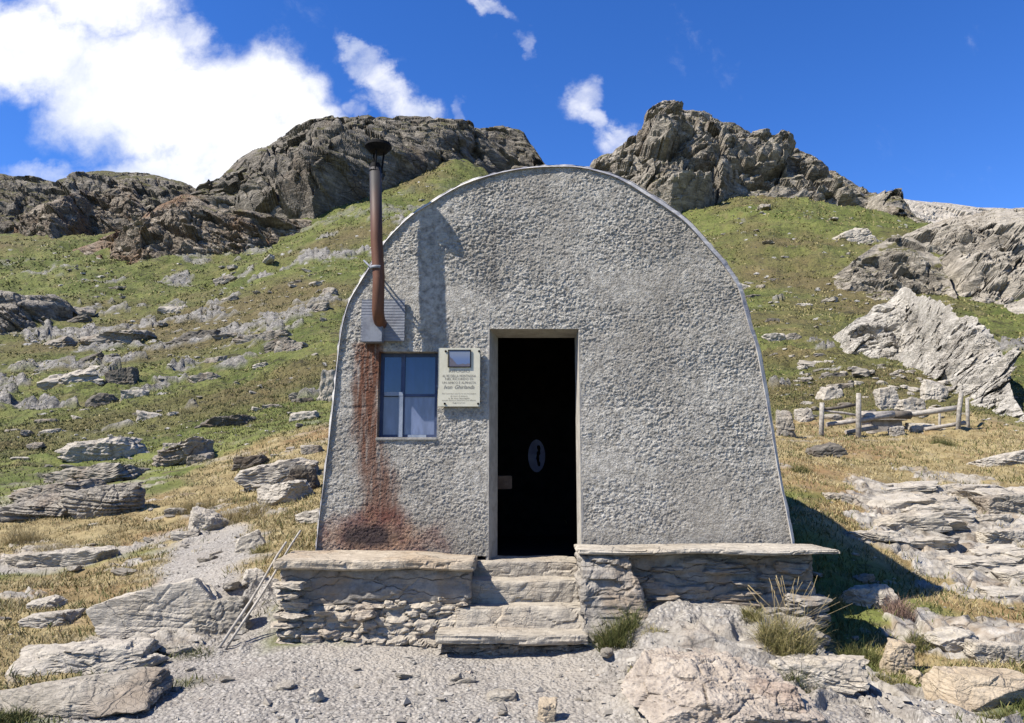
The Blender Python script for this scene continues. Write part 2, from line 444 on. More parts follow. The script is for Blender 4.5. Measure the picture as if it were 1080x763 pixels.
# ---- terrain material
def terrain_mat():
    m, nt, b = newmat('alpine_ground')
    co = geopos(nt)
    at = N(nt, 'Attribute', attribute_name='zone')
    sp = N(nt, 'SeparateColor', {0: at.outputs['Color']})
    gravel, rk, dry = sp.outputs[0], sp.outputs[1], sp.outputs[2]
    nA = noise(nt, co, .045, 4, .6); nB = noise(nt, co, .35, 4, .62); nC = noise(nt, co, 2.4, 5, .68); nD = noise(nt, co, 14, 4, .7); nE = noise(nt, co, 60, 3, .7); nF = noise(nt, mapping(nt, co, (.8, 1.5, 1.5)), .9, 4, .72, .3)
    g = mixc(nt, remap(nt, nB, .36, .64), (.090, .118, .020), (.178, .200, .052))
    g = mixc(nt, remap(nt, nA, .46, .62), g, mixc(nt, nC, (.105, .092, .036), (.19, .15, .063)))
    g = mixc(nt, math_(nt, 'MULTIPLY', remap(nt, nC, .53, .66), .75), g, (.052, .050, .020))
    g = mixc(nt, math_(nt, 'MULTIPLY', remap(nt, nD, .52, .7), .5), g, (.22, .19, .09))
    g = mixc(nt, math_(nt, 'MULTIPLY', remap(nt, nB, .60, .70), .55), g, (.085, .105, .018))
    g = mixc(nt, math_(nt, 'MULTIPLY', remap(nt, nF, .55, .66), .8), g, (.045, .041, .018))
    g = mixc(nt, math_(nt, 'MULTIPLY', remap(nt, nF, .40, .33), .55), g, (.19, .165, .075))
    # far speckle of pale stones
    vo = N(nt, 'TexVoronoi', {'Vector': co, 'Scale': .62, 'Randomness': 1.0}, feature='F1')
    vd = math_(nt, 'ADD', vo.outputs['Distance'], math_(nt, 'MULTIPLY', math_(nt, 'SUBTRACT', nC, .5), .5))
    pick = N(nt, 'SeparateColor', {0: vo.outputs['Color']}).outputs[0]
    sm = math_(nt, 'MULTIPLY', remap(nt, vd, .18, .10), math_(nt, 'GREATER_THAN', pick, .62))
    d = mixc(nt, remap(nt, nC, .35, .65), (.22, .165, .075), (.39, .32, .165))
    d = mixc(nt, math_(nt, 'MULTIPLY', remap(nt, nB, .5, .66), .6), d, (.24, .125, .055))
    d = mixc(nt, math_(nt, 'MULTIPLY', remap(nt, nD, .5, .7), .5), d, (.13, .10, .05))
    c = mixc(nt, dry, g, d)
    far = remap(nt, N(nt, 'VectorMath', {0: co}, operation='LENGTH').outputs['Value'], 16, 28)
    c = mixc(nt, math_(nt, 'MULTIPLY', sm, far), c, mixc(nt, nD, (.28, .27, .25), (.5, .49, .46)))
    # bare soil where the turf is thin
    soil = math_(nt, 'MULTIPLY', remap(nt, nC, .58, .72), math_(nt, 'SUBTRACT', 1.0, far))
    c = mixc(nt, math_(nt, 'MULTIPLY', soil, .7), c, (.20, .145, .10))
    # bedrock
    st = noise(nt, mapping(nt, co, (2.2, 6.5, 3), (0, 0, R(-18))), 1.3, 8, .66, .4)
    r = ramp(nt, math_(nt, 'ADD', math_(nt, 'MULTIPLY', st, .6), math_(nt, 'MULTIPLY', nD, .4)), [(.38, (.14, .125, .105)), (.5, (.35, .325, .285)), (.62, (.52, .49, .44))])
    r = mixc(nt, math_(nt, 'MULTIPLY', remap(nt, nC, .48, .64), .55), r, (.30, .225, .15))
    e = vor_edge(nt, mapping(nt, co, (1.2, 3.0, 1.5), (0, 0, R(-18))), 1.7)
    ck = math_(nt, 'MULTIPLY', remap(nt, e, 0, .035, 1, 0), remap(nt, nC, .4, .6))
    r = mixc(nt, ck, r, (.06, .05, .04))
    r = mixc(nt, math_(nt, 'MULTIPLY', far, .8), r, ramp(nt, math_(nt, 'ADD', math_(nt, 'MULTIPLY', st, .5), math_(nt, 'MULTIPLY', nC, .5)), [(.38, (.095, .092, .085)), (.5, (.235, .23, .215)), (.62, (.46, .45, .43))]))
    c = mixc(nt, rk, c, r)
    # gravel and dust
    vg = N(nt, 'TexVoronoi', {'Vector': co, 'Scale': 42.0}, feature='F1')
    gr = mixc(nt, N(nt, 'SeparateColor', {0: vg.outputs['Color']}).outputs[0], (.27, .255, .23), (.48, .455, .415))
    gr = mixc(nt, math_(nt, 'MULTIPLY', remap(nt, vg.outputs['Distance'], .35, .7), .6), gr, (.22, .20, .18))
    sand = mixc(nt, nE, (.34, .308, .265), (.43, .398, .35))
    gr = mixc(nt, remap(nt, math_(nt, 'ADD', math_(nt, 'MULTIPLY', nB, .6), math_(nt, 'MULTIPLY', nC, .4)), .48, .62), gr, sand)
    gr = mixc(nt, math_(nt, 'MULTIPLY', remap(nt, nE, .6, .7), .5), gr, (.16, .15, .14))
    gr = mixc(nt, math_(nt, 'MULTIPLY', remap(nt, nF, .5, .68), .45), gr, (.25, .225, .20))
    c = mixc(nt, gravel, c, gr)
    setin(nt, b.inputs['Base Color'], c)
    hh = math_(nt, 'ADD', math_(nt, 'MULTIPLY', nC, .6), math_(nt, 'ADD', math_(nt, 'MULTIPLY', nD, .35), math_(nt, 'MULTIPLY', nE, .12)))
    n1 = bump(nt, hh, .7, .10)
    n2 = bump(nt, math_(nt, 'ADD', nB, math_(nt, 'MULTIPLY', nC, .5)), math_(nt, 'MULTIPLY', far, .9), .7, n1)
    n3 = bump(nt, math_(nt, 'SUBTRACT', 1.0, vg.outputs['Distance']), math_(nt, 'MULTIPLY', gravel, .8), .014, n2)
    setin(nt, b.inputs['Normal'], n3)
    return m
M['ground'] = terrain_mat()

def blade_mat(name, cols, trans=.0):
    m, nt, b = newmat(name)
    at = N(nt, 'Attribute', attribute_name='tone').outputs['Fac']
    setin(nt, b.inputs['Base Color'], ramp(nt, at, [(i / (len(cols) - 1), c) for i, c in enumerate(cols)]))
    b.inputs['Roughness'].default_value = .75
    return m
M['blade_dry'] = blade_mat('dry_grass_blade', [(.13, .12, .045), (.25, .195, .08), (.39, .31, .145), (.49, .415, .235)])
M['blade_green'] = blade_mat('green_grass_blade', [(.045, .06, .014), (.09, .105, .028), (.15, .15, .05), (.30, .25, .11)])
M['blade_olive'] = blade_mat('olive_grass_blade', [(.075, .078, .02), (.15, .15, .045), (.26, .23, .085), (.42, .35, .18)])
M['blade_pink'] = blade_mat('dry_flower_stem', [(.10, .07, .05), (.20, .13, .10), (.33, .22, .18), (.40, .30, .22)])

# ------------------------------------------------------------------ terrain mesh
def build_terrain():
    a1 = np.linspace(R(-41), R(41), 900)
    a0 = np.linspace(R(-180), R(-41), 90, endpoint=False)
    a2 = np.linspace(R(41), R(180), 91)[1:-1]
    az = np.concatenate([a0, a1, a2]); na = len(az)
    rr = np.concatenate([np.linspace(.4, 3.3, 14), np.exp(np.linspace(math.log(3.4), math.log(20), 330)), np.exp(np.linspace(math.log(20.15), math.log(180), 270)), np.exp(np.linspace(math.log(190), math.log(4000), 40))])
    nr = len(rr)
    A, RR = np.meshgrid(az, rr)
    x = (np.sin(A) * RR).ravel(); y = (np.cos(A) * RR).ravel()
    zn = zones(x, y)
    z = base_h(x, y) + relief(x, y, zn)
    inside = (x > -1.35) & (x < 2.05) & (y > 6.05) & (y < 9.15)
    z = np.where(inside, np.minimum(z, -.12), z)
    V = np.stack([x, y, z], 1)
    V = np.vstack([V, [[0, 0, EYE - 1.56]]])
    i = np.arange(nr - 1)[:, None] * na; j = np.arange(na)[None, :]; jn = (j + 1) % na
    F = np.stack([i + j, i + jn, i + na + jn, i + na + j], -1).reshape(-1, 4)[:, ::-1]
    me = npmesh('alpine_slope', V, F, M['ground'], True)
    # little cap under the camera
    ca = me.color_attributes.new('zone', 'FLOAT_COLOR', 'POINT')
    c = np.ones((len(V), 4), np.float32)
    c[:-1, 0] = zn[0]; c[:-1, 1] = zn[1]; c[:-1, 2] = zn[2]; c[-1, :3] = (1, 0, 0)
    ca.data.foreach_set('color', c.ravel())
    return tag(link('terrain', me), kind='structure', label='grassy alpine slope with gravel path and bedrock ledges')
build_terrain()

# ------------------------------------------------------------------ crags: curved rock faces with a back, built at their own distance
def crag(name, top, base, mat, nu=260, nv=90, amp=.05, fr=.12, power=1.4, dip=R(-28), sq=2.2, seed=1, sink=.06, bulge=0.0, back=.5, over=0.0, grain=1.0, **tags):
    bp = []
    for t in base:
        g = G(t[0], t[1])
        if g is None or len(t) > 2: g = P(t[0], t[1], t[2] if len(t) > 2 else 120)
        bp.append((t[0], g))
    bpx = np.array([b[0] for b in bp]); bw = np.array([b[1] for b in bp])
    tp = []
    for px, row, dd in top:
        D = np.interp(px, bpx, bw[:, 1]) + dd
        tp.append(P(px, row, D))
    tpx = np.array([t[0] for t in top]); tw = np.array(tp)
    lo, hi = max(bpx[0], tpx[0]), min(bpx[-1], tpx[-1])
    pxs = np.linspace(lo, hi, nu)
    B = np.stack([np.interp(pxs, bpx, bw[:, k]) for k in range(3)], 1)
    T = np.stack([np.interp(pxs, tpx, tw[:, k]) for k in range(3)], 1)
    H = np.maximum(T[:, 2] - B[:, 2], .01)
    size = float(H.max()); W = float(np.ptp(T[:, 0]))
    v = np.linspace(-sink, 1, nv)
    vv = np.clip(v, 0, 1)
    dep = vv ** power
    S = B[None] * (1 - dep)[:, None, None] + T[None] * dep[:, None, None]
    S[..., 2] = B[None, :, 2] + (T[None, :, 2] - B[None, :, 2]) * vv[:, None]
    S[v < 0, :, 2] = B[None, :, 2] + v[v < 0][:, None] * np.maximum(H, size * .3)[None] 
    if bulge: S[..., 1] -= (bulge * H)[None] * np.sin(np.pi * vv)[:, None]
    nb = max(8, nv // 4)
    w = np.linspace(0, 1, nb + 1)[1:]
    Bk = np.repeat(T[None], nb, 0).copy()
    Bk[..., 1] += w[:, None] * (size * back + .2 * H)[None]
    Bk[..., 2] -= (w ** 1.6)[:, None] * (H + size * .25)[None]
    Q = np.concatenate([S, Bk], 0)
    n = Q.shape[0]
    p = Q.reshape(-1, 3)
    # strata-squeezed coordinates
    c_, s_ = math.cos(dip), math.sin(dip)
    k = np.stack([p[:, 0] * c_ + p[:, 2] * s_, p[:, 1], (-p[:, 0] * s_ + p[:, 2] * c_) * sq], 1)
    f1, e1 = facet(k * fr, seed); f2, e2 = facet(k * fr * 2.7, seed + 3); f3, e3 = facet(k * fr * 6.3, seed + 5)
    lowf = fbm(p * fr * .5, 3, seed + 7)
    hgt = 1.25 * f1 - .22 * np.exp(-(e1 / .07) ** 2) + .55 * f2 - .12 * np.exp(-(e2 / .08) ** 2) + .24 * f3 + 1.3 * lowf + grain * .09 * ridged(k * fr * 5, 3, seed + 9)
    edge = np.concatenate([np.clip((v + sink) / (.12 + sink), 0, 1), np.linspace(1, .3, nb)])[:, None] * (np.clip(H / size / .5, .03, 1) ** .9)[None]
    topf = np.concatenate([1 - .78 * np.clip((v - .65) / .35, 0, 1) ** 1.5, np.full(nb, .22)])[:, None] * np.ones_like(edge)
    dirn = np.stack([np.full(len(p), .05), np.full(len(p), -.85), np.full(len(p), .45)], 1)
    a = (amp * size * hgt * edge.ravel())
    a = a * topf.ravel()
    lim = .045 * np.tile(H, n) + .004 * size
    vq = np.repeat(np.concatenate([v, np.ones(nb)]), nu)
    a = np.where(vq > .6, a + (np.clip(a, -lim, lim) - a) * np.clip((vq - .6) / .25, 0, 1), a)
    p = p + dirn * a[:, None]
    p[:, 0] += amp * size * .5 * fbm(k * fr * 1.2, 3, seed + 13) * (edge * topf).ravel()
    ii = np.arange(n - 1)[:, None] * nu; jj = np.arange(nu - 1)[None]
    F = np.stack([ii + jj, ii + jj + 1, ii + nu + jj + 1, ii + nu + jj], -1).reshape(-1, 4)
    c0 = B.mean(0)
    me = npmesh(name, p - c0, F, mat, False)
    return tag(link(name, me, loc=c0), **tags)

crag('far_ridge', [(885, 205, 60), (905, 203, 60), (935, 207, 60), (975, 213, 60), (1030, 218, 60), (1080, 221, 60), (1180, 214, 60)],
     [(885, 245, 320), (905, 245, 320), (935, 245, 320), (1030, 250, 320), (1180, 250, 320)], M['scree'], 300, 50, .05, .05, 1.0, seed=2, kind='structure', label='pale far scree ridge on the right skyline')
crag('mountain', [(190, 214, 12), (207, 204, 16), (225, 191, 20), (270, 160, 28), (300, 145, 32), (330, 131, 36), (365, 123, 38), (400, 123, 38), (430, 129, 38), (480, 139, 30), (505, 139, 26), (530, 136, 22), (552, 141, 20), (563, 155, 16), (573, 170, 12), (590, 190, 8), (606, 200, 6)],
     [(190, 222), (240, 234), (290, 242), (330, 236), (380, 216), (440, 189), (480, 174), (530, 180, 138), (606, 205, 135)], M['crag_dark'], 520, 150, .095, .055, 1.7, seed=3, kind='structure', label='dark brown crag on the skyline left of the hut roof')
crag('mountain', [(-120, 178, 26), (-40, 186, 26), (0, 184, 26), (30, 188, 26), (60, 193, 26), (85, 187, 26), (105, 182, 26), (160, 185, 24), (190, 192, 20), (205, 198, 14), (225, 206, 8), (250, 222, 6)],
     [(-120, 250), (0, 244), (60, 240), (140, 236), (200, 232), (250, 236)], M['crag_dark'], 420, 70, .11, .08, 1.3, seed=4, kind='structure', label='low dark rock ridge on the left skyline below the cloud')
crag('mountain', [(590, 196, 20), (608, 184, 26), (620, 180, 30), (626, 172, 32), (640, 166, 42), (660, 157, 46), (672, 151, 48), (679, 140, 50), (683, 120, 50), (690, 111, 50), (700, 106, 50), (712, 110, 50), (722, 118, 50), (740, 123, 48), (756, 134, 48), (770, 137, 48), (786, 149, 46), (802, 148, 45), (820, 150, 44), (834, 162, 42), (850, 168, 40), (870, 180, 35), (890, 192, 30), (905, 197, 28), (925, 208, 24), (940, 214, 20), (960, 226, 12), (976, 236, 6)],
     [(590, 222, 120), (640, 232), (700, 236), (735, 228), (765, 213), (800, 208), (850, 214), (910, 228), (950, 238), (975, 241)], M['crag_grey'], 640, 200, .10, .075, 1.5, dip=R(18), seed=25, sq=1.7, kind='structure', label='jagged grey peak on the skyline right of the hut roof')
crag('rock_outcrop', [(16, 244, 4), (40, 219, 8), (70, 207, 10), (95, 199, 11), (125, 193, 12), (142, 200, 11), (155, 222, 7), (172, 238, 3)],
     [(16, 253), (60, 257), (100, 250), (140, 244), (172, 242)], M['crag_brown'], 240, 90, .12, .16, 1.2, seed=6, bulge=.1, label='brown knobbly outcrop with white streaks under the left skyline ridge', cat='rock outcrop', group='rock outcrops on the mountainside')
crag('rock_outcrop', [(78, 264, 2), (105, 252, 5), (135, 240, 8), (165, 215, 12), (195, 204, 13), (215, 210, 12), (232, 222, 9), (262, 222, 9), (300, 230, 7), (340, 230, 3)],
     [(78, 267), (110, 277), (160, 284), (210, 277), (260, 270), (295, 254), (340, 236)], M['crag_brown'], 320, 110, .13, .16, 1.2, seed=8, bulge=.15, label='broad dark outcrop with an orange knob above the left meadow', cat='rock outcrop', group='rock outcrops on the mountainside')
crag('rock_outcrop', [(-90, 296, 5), (-30, 302, 6), (0, 309, 6), (30, 312, 5), (58, 311, 3), (70, 318, 1.5), (76, 328, .6)],
     [(-90, 415, 54), (-30, 398, 53), (0, 386, 53), (30, 374, 54), (55, 358, 57), (78, 336, 61)], M['crag_left'], 260, 130, .22, .22, .8, seed=9, bulge=.15, label='grey cliff outcrop cut off by the left picture edge', cat='rock outcrop', group='rock outcrops on the mountainside')
crag('rock_outcrop', [(925, 268, 8), (950, 252, 14), (975, 238, 20), (1010, 229, 24), (1050, 223, 25), (1090, 221, 25), (1150, 224, 25)],
     [(925, 272), (955, 284), (985, 292), (1010, 312), (1040, 326), (1070, 335), (1150, 345)], M['crag_pale'], 340, 170, .13, .2, 1.0, dip=R(-35), seed=12, label='pale grey striated outcrop at the right picture edge below the far ridge', cat='rock outcrop', group='rock outcrops on the mountainside')
crag('rock_outcrop', [(868, 300, 1), (900, 276, 4), (925, 259, 7), (945, 249, 8), (960, 251, 8), (985, 270, 7), (1000, 292, 4), (1010, 312, 1)],
     [(868, 304), (900, 312), (940, 320), (985, 324), (1010, 320)], M['crag_grey'], 300, 130, .16, .24, .8, dip=R(-40), seed=17, bulge=-.12, label='dark grey outcrop with a shaded hollow above the pale boulder', cat='rock outcrop', group='rock outcrops on the mountainside')
crag('boulder', [(880, 354, .3), (895, 343, 2), (905, 335, 3), (915, 331, 4), (925, 320, 5), (938, 317, 6), (950, 305, 7), (957, 304, 7), (966, 312, 7.2), (980, 314, 7), (990, 320, 7), (1003, 322, 6.8), (1012, 331, 6.5), (1028, 336, 6.2), (1040, 347, 6), (1050, 360, 5), (1056, 380, 3.5), (1064, 398, 2.5), (1070, 420, 1.2), (1084, 443, .2)],
     [(880, 358), (890, 375), (915, 380), (945, 384), (962, 394), (985, 409), (1005, 421), (1040, 437), (1084, 448)], M['boulder'], 460, 220, .13, .62, .85, dip=R(-50), seed=31, sq=1.15, bulge=.12, label='huge pale grey boulder behind the wooden rail fence', cat='boulder')

# ------------------------------------------------------------------ hut
YF = 6.1
def F_(px, row, y=YF): return P(px, row, y)
hut = empty('mountain_hut', F_(585, 582), label='grey roughcast mountain hut with rounded barrel roof and open doorway', cat='hut')
HB = np.array(hut.location)
def hb(bm, name, mat, bevel=0, parent=None):
    o = bm.build(name, mat, parent or hut, bevel); return o
def hlink(o):  # mesh in world coords -> shift by hut base
    o.location = Vector((-HB[0], -HB[1], -HB[2])); return o

out_px = [(333, 584), (336, 550), (339.5, 523), (346.5, 466), (352, 416), (355.5, 380), (360, 346), (367, 320), (376, 303), (390, 280.5), (405, 256), (419, 240), (434, 226.5), (452, 215), (482, 197), (510, 186.5), (538, 179.5), (564, 176), (590, 175), (612, 176), (630, 179.5), (647, 184), (666, 193), (686, 205), (705, 217), (723, 230), (737, 244), (749, 258), (760, 270), (769, 282), (777, 294), (783.5, 307), (790, 332), (795, 350), (800, 366), (811, 426), (823, 500), (832, 546), (838, 582)]
OUT = np.array([F_(*p) for p in out_px])
# smooth resample
def catmull(P0, n=6):
    o = []
    for i in range(len(P0) - 1):
        a, b, c, d = P0[max(i - 1, 0)], P0[i], P0[i + 1], P0[min(i + 2, len(P0) - 1)]
        for t in np.linspace(0, 1, n, endpoint=False):
            o.append(.5 * ((2 * b) + (-a + c) * t + (2 * a - 5 * b + 4 * c - d) * t * t + (-a + 3 * b - 3 * c + d) * t ** 3))
    o.append(P0[-1]); return np.array(o)
OUTS = catmull(OUT, 5)

def inpoly(x, z, poly):
    c = np.zeros(len(x), bool)
    j = len(poly) - 1
    for i in range(len(poly)):
        xi, zi, xj, zj = poly[i][0], poly[i][2], poly[j][0], poly[j][2]
        m = ((zi > z) != (zj > z)) & (x < (xj - xi) * (z - zi) / (zj - zi + 1e-12) + xi)
        c ^= m; j = i
    return c

DL, DR, DT = F_(516, 400)[0], F_(611, 400)[0], F_(500, 347)[2]
WL, WR, WT, WB = F_(399, 400)[0], F_(461.5, 400)[0], F_(430, 371)[2], F_(430, 462)[2]
DB = -.01
def stucco_mat():
    m, nt, b = newmat('roughcast')
    co = geopos(nt)
    n1 = noise(nt, co, 1.1, 5, .6); n2 = noise(nt, co, 26, 6, .65); n3 = noise(nt, co, 5.5, 6, .6)
    c = ramp(nt, n2, [(.3, (.27, .254, .226)), (.5, (.56, .534, .48)), (.7, (.80, .768, .70))])
    c = mixc(nt, math_(nt, 'MULTIPLY', remap(nt, n1, .42, .66), .6), c, (.36, .33, .285))
    c = mixc(nt, math_(nt, 'MULTIPLY', remap(nt, n3, .58, .72), .3), c, (.29, .275, .25))
    sx = N(nt, 'SeparateXYZ', {0: co}); X, Z = sx.outputs[0], sx.outputs[2]
    # rain streaks and the damp foot of the wall
    rs = noise(nt, mapping(nt, co, (7, 1, .5)), 1.3, 5, .65)
    c = mixc(nt, math_(nt, 'MULTIPLY', remap(nt, rs, .50, .66), math_(nt, 'MULTIPLY', remap(nt, Z, .3, 2.6, .15, .6), remap(nt, n1, .35, .6))), c, (.21, .20, .185))
    c = mixc(nt, math_(nt, 'MULTIPLY', remap(nt, math_(nt, 'ADD', Z, math_(nt, 'MULTIPLY', n1, -.35)), -.12, .22, 1, 0), .45), c, (.26, .24, .205))
    # rust run-off below the flue
    def near(v, c0, w, soft): return remap(nt, math_(nt, 'ABSOLUTE', math_(nt, 'SUBTRACT', v, c0)), w, w + soft, 1, 0)
    wob = math_(nt, 'MULTIPLY', math_(nt, 'SUBTRACT', noise(nt, mapping(nt, co, (5, 1, 2.4)), 1.6, 5, .65), .5), .30)
    xw = math_(nt, 'ADD', X, wob)
    a = F_(388, 400); bt = F_(402, 500)
    z0, z1 = F_(388, 362)[2], F_(400, 556)[2]
    xc = remap(nt, Z, F_(0, 440)[2], F_(0, 540)[2], float(a[0]), float(bt[0]))
    wd = remap(nt, Z, F_(0, 460)[2], F_(0, 520)[2], .048, .085)
    run = remap(nt, math_(nt, 'SUBTRACT', math_(nt, 'ABSOLUTE', math_(nt, 'SUBTRACT', xw, xc)), wd), 0, .13, 1, 0)
    run = math_(nt, 'MULTIPLY', run, math_(nt, 'MULTIPLY', remap(nt, Z, float(z0) - .02, float(z0) + .03, 1, 0), remap(nt, Z, float(z1) - .05, float(z1) + .1)))
    def ell(cx, cz, rx, rz):
        dx = math_(nt, 'DIVIDE', math_(nt, 'SUBTRACT', xw, cx), rx); dz = math_(nt, 'DIVIDE', math_(nt, 'SUBTRACT', Z, cz), rz)
        return math_(nt, 'SQRT', math_(nt, 'ADD', math_(nt, 'MULTIPLY', dx, dx), math_(nt, 'MULTIPLY', dz, dz)))
    pool = remap(nt, math_(nt, 'ADD', ell(float(F_(408, 0)[0]), float(F_(0, 570)[2]), .68, .30), math_(nt, 'MULTIPLY', math_(nt, 'SUBTRACT', n3, .5), .9)), .35, 1.0, 1, 0)
    soot = remap(nt, math_(nt, 'ADD', ell(float(F_(404, 0)[0]), float(F_(0, 566)[2]), .36, .13), math_(nt, 'MULTIPLY', math_(nt, 'SUBTRACT', n3, .5), .8)), .35, 1.0, 1, 0)
    drip = noise(nt, mapping(nt, co, (34, 1, 2.2)), 1.0, 4, .6)
    rust = mixc(nt, math_(nt, 'ADD', math_(nt, 'MULTIPLY', n2, .5), math_(nt, 'MULTIPLY', drip, .5)), (.05, .019, .012), (.30, .115, .058))
    run = math_(nt, 'MULTIPLY', run, remap(nt, drip, .28, .55, .45, 1.0))
    c = mixc(nt, math_(nt, 'MULTIPLY', run, remap(nt, Z, F_(0, 500)[2], F_(0, 445)[2], .80, .96)), c, rust)
    c = mixc(nt, math_(nt, 'MULTIPLY', pool, .75), c, mixc(nt, remap(nt, n3, .4, .62), (.20, .06, .045), (.40, .21, .12)))
    c = mixc(nt, math_(nt, 'MULTIPLY', soot, .85), c, (.03, .028, .034))
    setin(nt, b.inputs['Base Color'], c)
    setin(nt, b.inputs['Normal'], bump(nt, math_(nt, 'ADD', n2, math_(nt, 'MULTIPLY', noise(nt, co, 62, 4, .7), 1.1)), 1.0, .022))
    b.inputs['Roughness'].default_value = .95
    return m
M['stucco'] = stucco_mat()
def plain(name, c1, c2, scale=8, rough=.8, metal=0.0, spec=.3, bs=.2, bd=.01):
    m, nt, b = newmat(name)
    co = geopos(nt)
    n = noise(nt, co, scale, 6, .65, .3)
    setin(nt, b.inputs['Base Color'], mixc(nt, remap(nt, n, .35, .65), c1, c2))
    b.inputs['Roughness'].default_value = rough; b.inputs['Metallic'].default_value = metal; b.inputs['Specular IOR Level'].default_value = spec
    if bs: setin(nt, b.inputs['Normal'], bump(nt, noise(nt, co, scale * 4, 6, .7), bs, bd))
    return m
M['trim'] = plain('weathered_pale_metal', (.68, .66, .63), (.30, .30, .34), 4, .6, .0)
M['roof_sheet'] = plain('grey_roof_sheet', (.22, .23, .25), (.34, .34, .36), 4, .55, .3)
M['lining'] = plain('shade_dark_lining', (.010, .009, .009), (.025, .022, .02), 6, .9)  # near-black base carries the shade of the unlit interior
M['jamb'] = plain('smooth_mortar', (.34, .32, .29), (.46, .44, .40), 9, .95, bs=.5)
M['blue_paint'] = plain('grey_blue_painted_wood', (.22, .27, .36), (.33, .38, .47), 9, .6)
M['blue_dark'] = plain('deep_blue_painted_board', (.012, .022, .075), (.022, .035, .105), 5, .5, spec=.5)
M['rust_pipe'] = None
M['galv'] = plain('galvanised_sheet', (.19, .20, .235), (.28, .30, .34), 12, .6, .1)
M['black_metal'] = plain('sooty_black_metal', (.005, .005, .006), (.014, .013, .013), 20, .8, spec=.1)
M['cream'] = plain('cream_enamel', (.66, .63, .50), (.72, .69, .56), 14, .45, spec=.2, bs=.05)
M['ink'] = plain('faded_ink', (.16, .15, .14), (.26, .25, .22), 60, .8, bs=0)
M['wood_grey'] = plain('weathered_grey_wood', (.30, .27, .24), (.50, .46, .41), 12, .9, bs=.6)
M['wood_dark'] = plain('dark_wet_wood', (.10, .085, .07), (.18, .155, .13), 12, .9, bs=.6)
M['wood_table'] = plain('worn_brown_table_wood', (.12, .08, .055), (.2, .14, .10), 9, .7, bs=.3)

def pipe_mat():
    m, nt, b = newmat('rusty_flue_pipe')
    co = geopos(nt); Z = N(nt, 'SeparateXYZ', {0: co}).outputs[2]
    n = noise(nt, mapping(nt, co, (1, 1, .3)), 18, 6, .7)
    r = mixc(nt, n, (.085, .036, .022), (.24, .115, .07))
    d = mixc(nt, n, (.028, .027, .03), (.075, .07, .07))
    f = remap(nt, math_(nt, 'ADD', Z, math_(nt, 'MULTIPLY', math_(nt, 'SUBTRACT', n, .5), .5)), float(F_(0, 275)[2]), float(F_(0, 195)[2]))
    setin(nt, b.inputs['Base Color'], mixc(nt, f, r, d))
    b.inputs['Roughness'].default_value = .6; b.inputs['Metallic'].default_value = .2
    setin(nt, b.inputs['Normal'], bump(nt, n, .3, .004))
    return m
M['rust_pipe'] = pipe_mat()

def grid_lines(lo, hi, step, keep):
    ks = sorted([lo, hi] + [k for k in keep if lo < k < hi]); out = []
    for a, b in zip(ks, ks[1:]):
        n = max(1, int(round((b - a) / step))); out += list(np.linspace(a, b, n, endpoint=False))
    return np.array(out + [hi])
def stucco_front():
    xs = grid_lines(OUTS[:, 0].min(), OUTS[:, 0].max(), .0052, [DL, DR, WL, WR])
    zs = grid_lines(OUTS[:, 2].min() - .02, OUTS[:, 2].max(), .0052, [DT, DB, WT, WB])
    X, Z = np.meshgrid(xs, zs); nx, nz = len(xs), len(zs)
    p = np.stack([X.ravel(), np.full(X.size, YF), Z.ravel()], 1)
    k = p.copy()
    kw_ = k + .012 * np.stack([perlin(k * 20, 11), 0 * k[:, 0], perlin(k * 20, 12)], 1)
    an = np.array([.8, 1, 1.15])
    fa, fae = facet(kw_ * an * 44, 3, .9, 1.1); fb, _ = facet(kw_ * an * 78, 5, .9, 1.1)
    lump = .26 * fbm(kw_ * an * 48, 2, 1, .85, 1.6) + .24 * fbm(kw_ * 8, 2, 7) + .52 * fa + .40 * fb
    lump *= .85 + .9 * np.clip(fbm(k * np.array([1.3, 1, 2.2]), 3, 9), -.7, .7)
    wave = perlin(k * np.array([.8, 1, 2.6]), 4) + .5 * perlin(k * np.array([1.2, 1, 7.0]), 6)
    lines = np.zeros(len(k))
    for zr in (470, 520, 300, 360, 430):
        z0 = F_(0, zr)[2] + .03 * perlin(k * 1.5, zr)
        lines -= np.exp(-((k[:, 2] - z0) / .012) ** 2) * np.clip(perlin(k * .9, zr + 1) * 2 + .3, 0, 1)
    dy = -.0082 * lump - .005 * wave + .0035 * -lines
    # keep opening rims flat
    def rim(l, r, b_, t): 
        dx = np.maximum(np.maximum(l - p[:, 0], p[:, 0] - r), 0); dz = np.maximum(np.maximum(b_ - p[:, 2], p[:, 2] - t), 0)
        return np.clip(np.hypot(dx, dz) / .03, 0, 1)
    rm = np.minimum(rim(DL, DR, -5, DT), rim(WL, WR, WB, WT))
    p[:, 1] += dy * (.25 + .75 * rm)
    i = np.arange(nz - 1)[:, None] * nx; j = np.arange(nx - 1)[None]
    F = np.stack([i + j, i + j + 1, i + nx + j + 1, i + nx + j], -1).reshape(-1, 4)
    cx = ((X[:-1, :-1] + X[1:, 1:]) / 2).ravel(); cz = ((Z[:-1, :-1] + Z[1:, 1:]) / 2).ravel()
    keep = inpoly(cx, cz, list(OUTS) + [OUTS[-1] + [0, 0, -.1], OUTS[0] + [0, 0, -.1]])
    keep &= ~((cx > DL) & (cx < DR) & (cz < DT) & (cz > DB - .6))
    keep &= ~((cx > WL) & (cx < WR) & (cz < WT) & (cz > WB))
    F = F[keep]
    used = np.unique(F); re = np.full(len(p), -1); re[used] = np.arange(len(used))
    return hlink(link('front_wall', npmesh('front_wall', p[used], re[F], M['stucco'], True), hut))
stucco_front()

